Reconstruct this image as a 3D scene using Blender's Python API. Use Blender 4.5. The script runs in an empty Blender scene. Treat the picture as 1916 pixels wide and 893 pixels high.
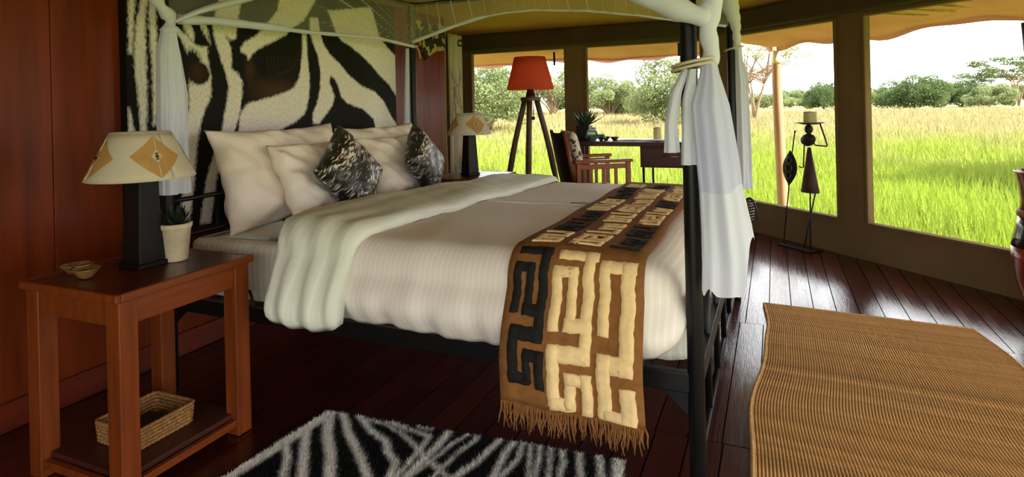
import bpy, bmesh, math, random
import numpy as np
from mathutils import Vector, Matrix, Euler

random.seed(7)
rng = np.random.default_rng(7)
scene = bpy.context.scene
COL = scene.collection
PI = math.pi

# ------------------------------------------------------------------ camera
F_PX, YAW, ROLL, CY = 1133.0, math.radians(23.39), math.radians(-1.362), 192.4
cam_d = bpy.data.cameras.new('camera')
cam = bpy.data.objects.new('camera', cam_d)
COL.objects.link(cam)
cam_d.sensor_fit = 'HORIZONTAL'
cam_d.sensor_width = 36.0
cam_d.lens = 36.0 * F_PX / 1916.0
cam_d.shift_y = -(446.5 - CY) / 1916.0
cam_d.clip_end = 2000
fw = Vector((-math.sin(YAW), math.cos(YAW), 0))
r0 = Vector((math.cos(YAW), math.sin(YAW), 0))
up = Vector((0, 0, 1))
cr = r0 * math.cos(ROLL) + up * math.sin(ROLL)
cu = up * math.cos(ROLL) - r0 * math.sin(ROLL)
cam.matrix_world = Matrix(((cr.x, cu.x, -fw.x, 0), (cr.y, cu.y, -fw.y, 0), (cr.z, cu.z, -fw.z, 1.2), (0, 0, 0, 1)))
scene.camera = cam

# ------------------------------------------------------------------ sky, sun, exposure
SKY = 5.0
SUN = 30.0
EXPOSURE = 0.0
scene.view_settings.view_transform = 'Standard'
scene.view_settings.look = 'None'
scene.view_settings.gamma = 1.0
scene.view_settings.use_curve_mapping = False
scene.view_settings.exposure = EXPOSURE
world = bpy.data.worlds.new('sky')
scene.world = world
world.use_nodes = True
wn, wl = world.node_tree.nodes, world.node_tree.links
wn.clear()
w_out = wn.new('ShaderNodeOutputWorld')
w_bg = wn.new('ShaderNodeBackground')
w_tc = wn.new('ShaderNodeTexCoord')
w_map = wn.new('ShaderNodeMapping')
w_map.inputs['Scale'].default_value = (1.2, 1.2, 4.0)
w_nz = wn.new('ShaderNodeTexNoise')
w_nz.inputs['Scale'].default_value = 3.0
w_nz.inputs['Detail'].default_value = 5
w_rp = wn.new('ShaderNodeValToRGB')
w_rp.color_ramp.elements[0].position = 0.3
w_rp.color_ramp.elements[0].color = (0.80, 0.86, 0.93, 1)
w_rp.color_ramp.elements[1].position = 0.62
w_rp.color_ramp.elements[1].color = (1.0, 0.99, 0.97, 1)
wl.new(w_tc.outputs['Generated'], w_map.inputs['Vector'])
wl.new(w_map.outputs['Vector'], w_nz.inputs['Vector'])
wl.new(w_nz.outputs['Fac'], w_rp.inputs['Fac'])
wl.new(w_rp.outputs['Color'], w_bg.inputs['Color'])
w_bg.inputs['Strength'].default_value = SKY
wl.new(w_bg.outputs['Background'], w_out.inputs['Surface'])

sun_d = bpy.data.lights.new('sun', 'SUN')
sun_d.energy = SUN
sun_d.angle = math.radians(6)
sun_d.color = (1.0, 0.95, 0.86)
sun = bpy.data.objects.new('sun', sun_d)
COL.objects.link(sun)
sun.location = (20, -4, 30)
sun.rotation_euler = Vector((0.62, -0.06, 0.78)).to_track_quat('Z', 'Y').to_euler()


# ------------------------------------------------------------------ materials
def lin(r, g, b):
    def c(v):
        v /= 255.0
        return v / 12.92 if v <= 0.04045 else ((v + 0.055) / 1.055) ** 2.4
    return (c(r), c(g), c(b), 1)


def base_mat(name):
    m = bpy.data.materials.new(name)
    m.use_nodes = True
    n = m.node_tree.nodes
    b = n['Principled BSDF']
    return m, n, m.node_tree.links, b, n['Material Output']


def noise_node(n, l, scale, stretch=(1, 1, 1), detail=4, coord='Object', rough=0.55):
    tc = n.new('ShaderNodeTexCoord')
    mp = n.new('ShaderNodeMapping')
    mp.inputs['Scale'].default_value = stretch
    nz = n.new('ShaderNodeTexNoise')
    nz.inputs['Scale'].default_value = scale
    nz.inputs['Detail'].default_value = detail
    nz.inputs['Roughness'].default_value = rough
    l.new(tc.outputs[coord], mp.inputs['Vector'])
    l.new(mp.outputs['Vector'], nz.inputs['Vector'])
    return nz


def ramp(n, l, src, stops):
    r = n.new('ShaderNodeValToRGB')
    e = r.color_ramp.elements
    e[0].position, e[0].color = stops[0]
    e[1].position, e[1].color = stops[-1]
    for p, c in stops[1:-1]:
        x = e.new(p)
        x.color = c
    l.new(src, r.inputs['Fac'])
    return r


def mulc(c, k):
    return (min(c[0] * k, 1), min(c[1] * k, 1), min(c[2] * k, 1), 1)


def M(name, col, rough=0.6, var=0.15, vs=8, stretch=(1, 1, 1), bump=0.0, bs=60, bstretch=None,
      metal=0.0, spec=0.5, coat=0.0, coat_rough=0.15, transl=0.0, dist=0.004):
    m, n, l, b, o = base_mat(name)
    nz = noise_node(n, l, vs, stretch)
    rp = ramp(n, l, nz.outputs['Fac'], [(0.3, mulc(col, 1 - var)), (0.7, mulc(col, 1 + var))])
    l.new(rp.outputs['Color'], b.inputs['Base Color'])
    b.inputs['Roughness'].default_value = rough
    b.inputs['Metallic'].default_value = metal
    b.inputs['Specular IOR Level'].default_value = spec
    if coat:
        b.inputs['Coat Weight'].default_value = coat
        b.inputs['Coat Roughness'].default_value = coat_rough
    if bump:
        nb = noise_node(n, l, bs, bstretch or stretch, 3)
        bp = n.new('ShaderNodeBump')
        bp.inputs['Strength'].default_value = bump
        bp.inputs['Distance'].default_value = dist
        l.new(nb.outputs['Fac'], bp.inputs['Height'])
        l.new(bp.outputs['Normal'], b.inputs['Normal'])
    if transl:
        t = n.new('ShaderNodeBsdfTranslucent')
        l.new(rp.outputs['Color'], t.inputs['Color'])
        mx = n.new('ShaderNodeMixShader')
        mx.inputs['Fac'].default_value = transl
        l.new(b.outputs['BSDF'], mx.inputs[1])
        l.new(t.outputs['BSDF'], mx.inputs[2])
        l.new(mx.outputs['Shader'], o.inputs['Surface'])
    return m


MAT = {}
MAT['mahogany'] = M('mahogany_panel', lin(106, 40, 10), 0.36, 0.4, 2.2, (1, 5, 0.5), 0.05, 30, (1, 8, 0.6), spec=0.2)
MAT['baseboard'] = M('baseboard_wood', lin(100, 34, 14), 0.4, 0.3, 4, (1, 1, 8))
MAT['floor_base'] = M('floor_joists', lin(14, 6, 5), 0.9, 0.3, 5)
MAT['table_wood'] = M('honey_wood_upright', lin(118, 53, 12), 0.42, 0.3, 6, (5, 5, 0.5), 0.06, 40, (6, 6, 0.6), spec=0.4)
MAT['table_wood_y'] = M('honey_wood_long', lin(118, 53, 12), 0.42, 0.3, 6, (5, 0.5, 5), 0.06, 40, (6, 0.6, 6), spec=0.4)
MAT['table_top'] = M('stained_table_top', lin(74, 28, 14), 0.28, 0.35, 5, (5, 0.6, 5), 0.04, 40, (6, 0.6, 6), spec=0.5)
MAT['shelf'] = M('stained_shelf', lin(64, 26, 14), 0.45, 0.35, 5, (5, 0.6, 5))
MAT['black_metal'] = M('black_painted_steel', lin(12, 12, 13), 0.42, 0.25, 12, spec=0.3)
MAT['sheet'] = M('cream_bed_sheet', lin(226, 219, 203), 0.75, 0.03, 5, bump=0.15, bs=12, dist=0.01, spec=0.25)
MAT['pillow'] = M('cream_pillow_cotton', lin(240, 226, 210), 0.8, 0.04, 4, bump=0.9, bs=6, dist=0.03, spec=0.2)
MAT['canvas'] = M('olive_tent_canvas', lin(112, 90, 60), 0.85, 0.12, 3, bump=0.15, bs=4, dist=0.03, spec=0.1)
MAT['canvas_shade_tone'] = M('shade_toned_header_canvas', lin(74, 62, 44), 0.85, 0.12, 3, spec=0.1)  # wall canvas in a darker colour, the header's shade painted in
MAT['canvas_roof'] = M('tan_roof_canvas', lin(176, 132, 76), 0.85, 0.12, 1.5, bump=0.2, bs=2, dist=0.05, spec=0.1, transl=0.06)
MAT['awning'] = M('ochre_awning_canvas', lin(200, 142, 134), 0.85, 0.10, 2.5, bump=0.3, bs=5, dist=0.04, spec=0.1, transl=0.12)
MAT['rope'] = M('green_yellow_rope', lin(150, 150, 60), 0.8, 0.3, 30)
MAT['cotton'] = M('white_net_cotton', lin(236, 238, 250), 0.85, 0.02, 5, bump=0.4, bs=9, bstretch=(1, 1, 0.25), dist=0.015, spec=0.15, transl=0.3)
MAT['ivory'] = M('ivory_lamp_linen', lin(226, 214, 188), 0.8, 0.05, 40, (1, 1, 6), 0.15, 120, spec=0.2, transl=0.3)
MAT['tan_patch'] = M('tan_appliqué', lin(180, 136, 74), 0.8, 0.1, 30)
MAT['lamp_black'] = M('ebonised_wood', lin(20, 17, 16), 0.45, 0.3, 8, (4, 4, 0.5), 0.1, 40, (5, 5, 0.6), spec=0.2)
MAT['bead'] = M('amber_bead', lin(150, 80, 24), 0.3, 0.3, 30)
MAT['pot'] = M('lime_washed_clay', lin(192, 174, 146), 0.9, 0.18, 22, bump=0.5, bs=70, dist=0.003)
MAT['soil'] = M('dark_soil', lin(40, 30, 22), 0.95, 0.3, 60, bump=0.6)
MAT['dark_leaf'] = M('dark_green_leaf', lin(24, 38, 20), 0.5, 0.35, 30, transl=0.15)
MAT['horn'] = M('polished_horn', lin(130, 92, 52), 0.22, 0.5, 26, spec=0.6, coat=0.4)
MAT['wicker'] = M('wicker_cane', lin(150, 106, 58), 0.6, 0.35, 90, bump=0.4, bs=160)
MAT['wicker_dark'] = M('wicker_lining', lin(60, 42, 26), 0.8, 0.3, 40)
MAT['dark_book'] = M('dark_leather_cover', lin(32, 26, 24), 0.6, 0.2, 20)
MAT['red_shade'] = M('red_lamp_fabric', lin(250, 136, 104), 0.8, 0.06, 60, (1, 1, 8), 0.1, 140, spec=0.2, transl=0.7)
MAT['lamp_leg'] = M('brown_tripod_wood', lin(88, 58, 36), 0.45, 0.25, 8, (4, 4, 0.5))
MAT['desk_wood'] = M('dark_desk_wood', lin(70, 40, 28), 0.4, 0.25, 6, (0.5, 5, 5))
MAT['chair_wood'] = M('reddish_chair_wood', lin(138, 62, 28), 0.4, 0.25, 6, (4, 4, 1))
MAT['leather'] = M('brown_leather', lin(50, 30, 22), 0.9, 0.2, 14, bump=0.15, bs=80, spec=0.03)
MAT['black_ceramic'] = M('black_glazed_pot', lin(24, 24, 26), 0.4, 0.2, 10)
MAT['agave'] = M('agave_leaf', lin(46, 70, 44), 0.5, 0.3, 18)
MAT['wax'] = M('cream_wax', lin(214, 202, 150), 0.55, 0.06, 12, transl=0.2)
MAT['paper'] = M('white_paper', lin(240, 240, 236), 0.8, 0.02, 10)
MAT['coco'] = M('dark_carved_bowl', lin(66, 44, 28), 0.45, 0.3, 20)
MAT['steel'] = M('burnished_metal_strip', lin(150, 146, 138), 0.3, 0.3, 30, metal=0.9)
MAT['iron'] = M('rusty_black_iron', lin(38, 31, 27), 0.6, 0.35, 20, metal=0.3)
MAT['skirt'] = M('rust_brown_metal', lin(74, 48, 36), 0.6, 0.35, 6, (1, 1, 6), metal=0.2)
MAT['vase_red'] = M('oxblood_glaze', lin(126, 40, 18), 0.25, 0.3, 8, coat=0.4)
MAT['vase_dark'] = M('black_glaze', lin(30, 22, 20), 0.22, 0.3, 8, coat=0.4)
MAT['vase_band'] = M('tan_cord_band', lin(150, 84, 46), 0.6, 0.2, 40)
MAT['staff_red'] = M('dark_red_lacquer', lin(96, 26, 20), 0.4, 0.25, 10)
MAT['staff_teal'] = M('blue_black_lacquer', lin(30, 40, 46), 0.4, 0.25, 10)
MAT['trunk'] = M('grey_bark', lin(120, 98, 74), 0.9, 0.3, 4, bump=0.5, bs=14)
MAT['pole_wood'] = M('weathered_pole', lin(150, 108, 78), 0.7, 0.2, 5, (5, 5, 0.4), 0.2, 20, (6, 6, 0.6))
MAT['pole_cap'] = M('brass_sleeve', lin(214, 190, 140), 0.5, 0.1, 10)
MAT['jeep_green'] = M('green_wirework', lin(70, 110, 70), 0.5, 0.5, 60)
MAT['jeep_white'] = M('white_beadwork', lin(220, 224, 220), 0.5, 0.1, 60)
MAT['rubber'] = M('black_rubber', lin(22, 22, 22), 0.8, 0.1, 20)
MAT['glass_grey'] = M('frosted_glass', lin(170, 176, 176), 0.3, 0.05, 20)
MAT['gold'] = M('olive_gold_lining', lin(176, 168, 74), 0.8, 0.1, 6, transl=0.3)
MAT['print_black'] = M('black_textile_ink', lin(46, 42, 36), 0.9, 0.1, 30)
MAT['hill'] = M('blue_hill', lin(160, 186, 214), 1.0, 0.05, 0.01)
MAT['runner'] = M('brown_raffia', lin(134, 90, 48), 0.9, 0.16, 40, bump=0.5, bs=160, dist=0.003, spec=0.15)
MAT['raffia_tan'] = M('cream_raffia_patch', lin(238, 206, 148), 0.9, 0.10, 35, bump=0.6, bs=70, dist=0.004, spec=0.15)
MAT['raffia_black'] = M('black_raffia_patch', lin(34, 32, 30), 0.9, 0.2, 35, bump=0.6, bs=70, dist=0.004, spec=0.15)
MAT['jute'] = M('jute_cord', lin(204, 160, 104), 0.9, 0.3, 60, (1, 0.5, 1), 0.7, 240, (1, 1.6, 1), dist=0.003, spec=0.1)
MAT['jute_dark'] = M('jute_backing', lin(88, 62, 34), 0.95, 0.2, 30)


def plank_mat():
    m, n, l, b, o = base_mat('dark_red_lacquered_board')
    oi = n.new('ShaderNodeObjectInfo')
    nz = noise_node(n, l, 5, (6, 0.6, 1))
    ad = n.new('ShaderNodeMath')
    ad.operation = 'MULTIPLY_ADD'
    l.new(oi.outputs['Random'], ad.inputs[0])
    ad.inputs[1].default_value = 0.3
    l.new(nz.outputs['Fac'], ad.inputs[2])
    rp = ramp(n, l, ad.outputs[0], [(0.35, lin(40, 13, 11)), (0.9, lin(78, 27, 21))])
    l.new(rp.outputs['Color'], b.inputs['Base Color'])
    nr = noise_node(n, l, 3, (2, 1, 1))
    rr = ramp(n, l, nr.outputs['Fac'], [(0.3, (0.10, 0.10, 0.10, 1)), (0.75, (0.22, 0.22, 0.22, 1))])
    l.new(rr.outputs['Color'], b.inputs['Roughness'])
    b.inputs['Specular IOR Level'].default_value = 1.0
    nb = noise_node(n, l, 16, (1.6, 0.9, 1), 5)
    bp = n.new('ShaderNodeBump')
    bp.inputs['Strength'].default_value = 0.16
    bp.inputs['Distance'].default_value = 0.006
    l.new(nb.outputs['Fac'], bp.inputs['Height'])
    l.new(bp.outputs['Normal'], b.inputs['Normal'])
    return m


MAT['plank'] = plank_mat()


def stripe_linen(name, col, axis=0, period=0.018, amt=0.08, bump=0.35, bs=6):
    """satin-striped bed linen: woven stripes along one axis"""
    m, n, l, b, o = base_mat(name)
    tc = n.new('ShaderNodeTexCoord')
    sp = n.new('ShaderNodeSeparateXYZ')
    l.new(tc.outputs['Object'], sp.inputs[0])
    k = n.new('ShaderNodeMath')
    k.operation = 'MULTIPLY'
    k.inputs[1].default_value = 2 * PI / period
    l.new(sp.outputs[axis], k.inputs[0])
    s = n.new('ShaderNodeMath')
    s.operation = 'SINE'
    l.new(k.outputs[0], s.inputs[0])
    rp = ramp(n, l, s.outputs[0], [(0.4, mulc(col, 1 - amt)), (0.6, mulc(col, 1 + amt * 0.3))])
    l.new(rp.outputs['Color'], b.inputs['Base Color'])
    rr = ramp(n, l, s.outputs[0], [(0.4, (0.75,) * 3 + (1,)), (0.6, (0.5,) * 3 + (1,))])
    l.new(rr.outputs['Color'], b.inputs['Roughness'])
    b.inputs['Specular IOR Level'].default_value = 0.25
    nb = noise_node(n, l, bs, (1, 0.6, 0.6), 3)
    bp = n.new('ShaderNodeBump')
    bp.inputs['Strength'].default_value = bump
    bp.inputs['Distance'].default_value = 0.02
    l.new(nb.outputs['Fac'], bp.inputs['Height'])
    l.new(bp.outputs['Normal'], b.inputs['Normal'])
    return m


MAT['duvet'] = stripe_linen('striped_blush_white_duvet', lin(232, 222, 212), 0, 0.02, 0.05)
MAT['fold'] = stripe_linen('striped_pale_green_white_lining', lin(224, 225, 208), 0, 0.035, 0.05)


def net_mat(name, fac, col):
    m, n, l, b, o = base_mat(name)
    n.remove(b)
    d = n.new('ShaderNodeBsdfDiffuse')
    d.inputs['Color'].default_value = col
    t = n.new('ShaderNodeBsdfTranslucent')
    t.inputs['Color'].default_value = col
    m1 = n.new('ShaderNodeMixShader')
    m1.inputs['Fac'].default_value = 0.5
    l.new(d.outputs[0], m1.inputs[1])
    l.new(t.outputs[0], m1.inputs[2])
    tr = n.new('ShaderNodeBsdfTransparent')
    at = n.new('ShaderNodeAttribute')
    at.attribute_name = 'pleat'
    rp = ramp(n, l, at.outputs['Fac'], [(0.0, (fac, fac, fac, 1)), (0.7, (fac * 1.25,) * 3 + (1,)), (1.0, (min(fac * 3.4, 0.9),) * 3 + (1,))])
    m2 = n.new('ShaderNodeMixShader')
    l.new(rp.outputs['Color'], m2.inputs['Fac'])
    l.new(tr.outputs[0], m2.inputs[1])
    l.new(m1.outputs[0], m2.inputs[2])
    l.new(m2.outputs[0], o.inputs['Surface'])
    return m


MAT['net'] = net_mat('sheer_mosquito_net', 0.21, lin(240, 238, 220))
MAT['net_top'] = net_mat('sheer_canopy_net', 0.36, lin(240, 238, 220))


def sdf_mat(name, white, black, edge_noise, nscale, extra=None, bump=0.0):
    """two-tone print: a signed distance stored on the mesh, thresholded with a fur-like ragged edge"""
    m, n, l, b, o = base_mat(name)
    at = n.new('ShaderNodeAttribute')
    at.attribute_name = 'sdf'
    nz = noise_node(n, l, nscale, (1, 1, 0.45), 3, rough=0.7)
    k = n.new('ShaderNodeMath')
    k.operation = 'MULTIPLY_ADD'
    l.new(nz.outputs['Fac'], k.inputs[0])
    k.inputs[1].default_value = edge_noise
    l.new(at.outputs['Fac'], k.inputs[2])
    k2 = n.new('ShaderNodeMath')
    k2.operation = 'MULTIPLY_ADD'
    l.new(k.outputs[0], k2.inputs[0])
    k2.inputs[1].default_value = 60.0
    k2.inputs[2].default_value = 0.5 - 60.0 * edge_noise * 0.5
    k2.use_clamp = True
    fine = noise_node(n, l, nscale * 1.4, (1, 1, 0.4), 4, rough=0.8)
    w = ramp(n, l, fine.outputs['Fac'], [(0.3, mulc(white, 0.6)), (0.52, white)])
    mx = n.new('ShaderNodeMix')
    mx.data_type = 'RGBA'
    l.new(k2.outputs[0], mx.inputs['Factor'])
    if extra:
        ax = n.new('ShaderNodeAttribute')
        ax.attribute_name = 'brown'
        mb = n.new('ShaderNodeMix')
        mb.data_type = 'RGBA'
        l.new(ax.outputs['Fac'], mb.inputs['Factor'])
        mb.inputs['A'].default_value = black
        mb.inputs['B'].default_value = extra
        l.new(mb.outputs['Result'], mx.inputs['A'])
    else:
        mx.inputs['A'].default_value = black
    l.new(w.outputs['Color'], mx.inputs['B'])
    l.new(mx.outputs['Result'], b.inputs['Base Color'])
    b.inputs['Roughness'].default_value = 0.7
    b.inputs['Specular IOR Level'].default_value = 0.2
    return m


MAT['zebra_print'] = sdf_mat('zebra_eye_photo_print', lin(246, 236, 224), lin(20, 17, 15), 0.035, 95, lin(74, 48, 28))
MAT['zebra_fur'] = sdf_mat('zebra_fur', lin(244, 240, 232), lin(18, 18, 19), 0.012, 60)


def tiger_mat():
    m, n, l, b, o = base_mat('tiger_stripe_satin')
    nz = noise_node(n, l, 5, (1, 1, 1), 2)
    tc = n.new('ShaderNodeTexCoord')
    ad = n.new('ShaderNodeVectorMath')
    ad.operation = 'MULTIPLY_ADD'
    l.new(nz.outputs['Color'], ad.inputs[0])
    ad.inputs[1].default_value = (0.10, 0.10, 0.10)
    l.new(tc.outputs['Object'], ad.inputs[2])
    mp = n.new('ShaderNodeMapping')
    mp.inputs['Scale'].default_value = (1.0, 4.2, 1.0)
    mp.inputs['Rotation'].default_value = (0, 0, math.radians(8))
    l.new(ad.outputs[0], mp.inputs['Vector'])
    n2 = n.new('ShaderNodeTexNoise')
    n2.inputs['Scale'].default_value = 30
    n2.inputs['Detail'].default_value = 3
    l.new(mp.outputs['Vector'], n2.inputs['Vector'])
    n3 = noise_node(n, l, 9, (0.5, 1.6, 1), 1)
    ms = n.new('ShaderNodeMath')
    ms.operation = 'MULTIPLY_ADD'
    l.new(n3.outputs['Fac'], ms.inputs[0])
    ms.inputs[1].default_value = 0.5
    ms.inputs[2].default_value = -0.25
    mt = n.new('ShaderNodeMath')
    mt.operation = 'ADD'
    l.new(n2.outputs['Fac'], mt.inputs[0])
    l.new(ms.outputs[0], mt.inputs[1])
    rp = ramp(n, l, mt.outputs[0], [(0.49, lin(18, 16, 15)), (0.56, lin(70, 58, 44)), (0.66, lin(220, 210, 196))])
    l.new(rp.outputs['Color'], b.inputs['Base Color'])
    b.inputs['Roughness'].default_value = 0.38
    b.inputs['Sheen Weight'].default_value = 0.1
    bp = n.new('ShaderNodeBump')
    bp.inputs['Strength'].default_value = 0.3
    l.new(n2.outputs['Fac'], bp.inputs['Height'])
    l.new(bp.outputs['Normal'], b.inputs['Normal'])
    return m


MAT['tiger'] = tiger_mat()


def spots_mat(name, ground, spot, scale, thr):
    m, n, l, b, o = base_mat(name)
    nz = noise_node(n, l, scale, (1, 1, 1), 2)
    rp = ramp(n, l, nz.outputs['Fac'], [(thr - 0.01, ground), (thr + 0.01, spot)])
    l.new(rp.outputs['Color'], b.inputs['Base Color'])
    b.inputs['Roughness'].default_value = 0.8
    return m


MAT['cowhide'] = spots_mat('brown_spotted_hide', lin(216, 204, 186), lin(70, 44, 34), 26, 0.57)
MAT['batik'] = spots_mat('black_and_olive_batik', lin(168, 158, 84), lin(22, 22, 18), 14, 0.47)


def leaf_mat(name, c1, c2, transl=0.4):
    m, n, l, b, o = base_mat(name)
    nz = noise_node(n, l, 0.9, (1, 1, 1), 3, coord='Object')
    rp = ramp(n, l, nz.outputs['Fac'], [(0.35, c1), (0.65, c2)])
    l.new(rp.outputs['Color'], b.inputs['Base Color'])
    b.inputs['Roughness'].default_value = 0.8
    b.inputs['Specular IOR Level'].default_value = 0.1
    t = n.new('ShaderNodeBsdfTranslucent')
    l.new(rp.outputs['Color'], t.inputs['Color'])
    mx = n.new('ShaderNodeMixShader')
    mx.inputs['Fac'].default_value = transl
    l.new(b.outputs['BSDF'], mx.inputs[1])
    l.new(t.outputs['BSDF'], mx.inputs[2])
    l.new(mx.outputs['Shader'], o.inputs['Surface'])
    return m


MAT['leaf_light'] = leaf_mat('light_thornbush_leaf', lin(92, 105, 66), lin(122, 130, 88))
MAT['leaf_mid'] = leaf_mat('mid_green_bush_leaf', lin(60, 77, 44), lin(86, 101, 62))
MAT['leaf_pale'] = leaf_mat('pale_acacia_leaf', lin(110, 119, 80), lin(134, 140, 102))


def grass_mat(name):
    m, n, l, b, o = base_mat(name)
    tc = n.new('ShaderNodeTexCoord')
    geo = n.new('ShaderNodeNewGeometry')
    nz = n.new('ShaderNodeTexNoise')
    nz.inputs['Scale'].default_value = 0.35
    nz.inputs['Detail'].default_value = 6
    nz.inputs['Roughness'].default_value = 0.7
    l.new(geo.outputs['Position'], nz.inputs['Vector'])
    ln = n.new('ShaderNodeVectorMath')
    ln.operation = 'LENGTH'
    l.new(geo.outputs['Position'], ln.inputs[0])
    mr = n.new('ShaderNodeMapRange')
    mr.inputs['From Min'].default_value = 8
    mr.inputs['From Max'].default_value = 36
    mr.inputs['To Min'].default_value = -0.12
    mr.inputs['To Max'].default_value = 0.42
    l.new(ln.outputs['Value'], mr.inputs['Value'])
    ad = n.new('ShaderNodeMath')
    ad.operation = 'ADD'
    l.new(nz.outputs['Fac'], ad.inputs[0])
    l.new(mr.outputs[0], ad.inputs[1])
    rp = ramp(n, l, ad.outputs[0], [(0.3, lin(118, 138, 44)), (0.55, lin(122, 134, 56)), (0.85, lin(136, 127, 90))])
    l.new(rp.outputs['Color'], b.inputs['Base Color'])
    b.inputs['Roughness'].default_value = 0.9
    b.inputs['Specular IOR Level'].default_value = 0.05
    t = n.new('ShaderNodeBsdfTranslucent')
    l.new(rp.outputs['Color'], t.inputs['Color'])
    mx = n.new('ShaderNodeMixShader')
    mx.inputs['Fac'].default_value = 0.35
    l.new(b.outputs['BSDF'], mx.inputs[1])
    l.new(t.outputs['BSDF'], mx.inputs[2])
    l.new(mx.outputs['Shader'], o.inputs['Surface'])
    return m


MAT['grass'] = grass_mat('meadow_grass')


# ------------------------------------------------------------------ mesh helpers
class MB:
    """collects shapes; build() links them as ONE mesh object"""
    def __init__(self):
        self.v, self.f = [], []

    def add(self, v, f):
        o = len(self.v)
        self.v += [tuple(p) for p in v]
        self.f += [tuple(i + o for i in q) for q in f]
        return self

    def box(self, x0, x1, y0, y1, z0, z1):
        v = [(x, y, z) for z in (z0, z1) for y in (y0, y1) for x in (x0, x1)]
        return self.add(v, [(0, 2, 3, 1), (4, 5, 7, 6), (0, 1, 5, 4), (2, 6, 7, 3), (0, 4, 6, 2), (1, 3, 7, 5)])

    def hexa(self, p):
        """8 points: bottom ring of four, top ring of four"""
        return self.add(p, [(3, 2, 1, 0), (4, 5, 6, 7), (0, 1, 5, 4), (1, 2, 6, 5), (2, 3, 7, 6), (3, 0, 4, 7)])

    def tube(self, path, rad, sides=10, closed=False, flat=None):
        path = [Vector(p) for p in path]
        n = len(path)
        if not hasattr(rad, '__len__'):
            rad = [rad] * n
        v, f = [], []
        prev = None
        for i, p in enumerate(path):
            a = path[i - 1] if (i > 0 or closed) else p
            b = path[(i + 1) % n] if (i < n - 1 or closed) else p
            t = (b - a).normalized()
            if prev is None:
                h = Vector((0, 0, 1)) if abs(t.z) < 0.9 else Vector((1, 0, 0))
                u = t.cross(h).normalized()
            else:
                u = (prev - t * prev.dot(t)).normalized()
            prev = u
            w = t.cross(u)
            for k in range(sides):
                an = 2 * PI * k / sides
                v.append(p + (u * math.cos(an) + w * math.sin(an) * (flat or 1)) * rad[i])
        rings = n if closed else n - 1
        for i in range(rings):
            for k in range(sides):
                a, b = i * sides + k, i * sides + (k + 1) % sides
                c, d = ((i + 1) % n) * sides + (k + 1) % sides, ((i + 1) % n) * sides + k
                f.append((a, b, c, d))
        if not closed:
            f.append(tuple(range(sides))[::-1])
            f.append(tuple((n - 1) * sides + k for k in range(sides)))
        return self.add(v, f)

    def lathe(self, prof, seg=32, c=(0, 0, 0), sy=1.0):
        v, f = [], []
        n = len(prof)
        for r, z in prof:
            for k in range(seg):
                an = 2 * PI * k / seg
                v.append((c[0] + r * math.cos(an), c[1] + sy * r * math.sin(an), c[2] + z))
        for i in range(n - 1):
            for k in range(seg):
                f.append((i * seg + k, i * seg + (k + 1) % seg, (i + 1) * seg + (k + 1) % seg, (i + 1) * seg + k))
        if prof[0][0] > 1e-5:
            f.append(tuple(range(seg))[::-1])
        if prof[-1][0] > 1e-5:
            f.append(tuple((n - 1) * seg + k for k in range(seg)))
        return self.add(v, f)

    def grid(self, pts):
        """pts: rows of points"""
        r, c = len(pts), len(pts[0])
        v = [p for row in pts for p in row]
        f = [(i * c + j, i * c + j + 1, (i + 1) * c + j + 1, (i + 1) * c + j) for i in range(r - 1) for j in range(c - 1)]
        return self.add(v, f)

    def prism(self, poly, axis, a, b):
        """polygon extruded along an axis: poly in the two other coordinates, in x/y/z order"""
        n = len(poly)

        def p3(p, d):
            return {'x': (d, p[0], p[1]), 'y': (p[0], d, p[1]), 'z': (p[0], p[1], d)}[axis]
        v = [p3(p, a) for p in poly] + [p3(p, b) for p in poly]
        f = [tuple(range(n))[::-1], tuple(range(n, 2 * n))]
        f += [(i, (i + 1) % n, n + (i + 1) % n, n + i) for i in range(n)]
        return self.add(v, f)

    def build(self, name, mat, parent=None, smooth=False, bevel=0.0, solid=0.0, sub=0, off=0):
        me = bpy.data.meshes.new(name)
        me.from_pydata(self.v, [], self.f)
        me.validate()
        bm = bmesh.new()
        bm.from_mesh(me)
        bmesh.ops.recalc_face_normals(bm, faces=bm.faces)
        bm.to_mesh(me)
        bm.free()
        me.materials.append(MAT[mat] if isinstance(mat, str) else mat)
        o = bpy.data.objects.new(name, me)
        COL.objects.link(o)
        if parent:
            o.parent = parent
        if smooth:
            me.polygons.foreach_set('use_smooth', [True] * len(me.polygons))
        if solid:
            md = o.modifiers.new('thickness', 'SOLIDIFY')
            md.thickness = solid
            md.offset = off
        if bevel:
            md = o.modifiers.new('soft_edges', 'BEVEL')
            md.width = bevel
            md.segments = 2
            md.limit_method = 'ANGLE'
        if sub:
            md = o.modifiers.new('smooth', 'SUBSURF')
            md.levels = sub
            md.render_levels = sub
        return o


def box(name, mat, parent, x0, x1, y0, y1, z0, z1, bevel=0.003):
    return MB().box(x0, x1, y0, y1, z0, z1).build(name, mat, parent, bevel=bevel)


def tag(o, label, cat, group=None, kind=None):
    o['label'] = label
    o['category'] = cat
    if group:
        o['group'] = group
    if kind:
        o['kind'] = kind
    return o


def struct(o, label=None):
    o['kind'] = 'structure'
    if label:
        o['label'] = label
    return o


def empty(name, loc=(0, 0, 0), rz=0.0, label=None, cat=None, group=None):
    o = bpy.data.objects.new(name, None)
    COL.objects.link(o)
    o.empty_display_size = 0.05
    o.location = loc
    o.rotation_euler = (0, 0, rz)
    if label:
        tag(o, label, cat, group)
    return o


def link_copy(src, parent, loc=None, rot=None, scale=None):
    c = src.copy()
    COL.objects.link(c)
    c.parent = parent
    if loc is not None:
        c.location = loc
    if rot is not None:
        c.rotation_euler = rot
    if scale is not None:
        c.scale = scale
    return c


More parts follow.
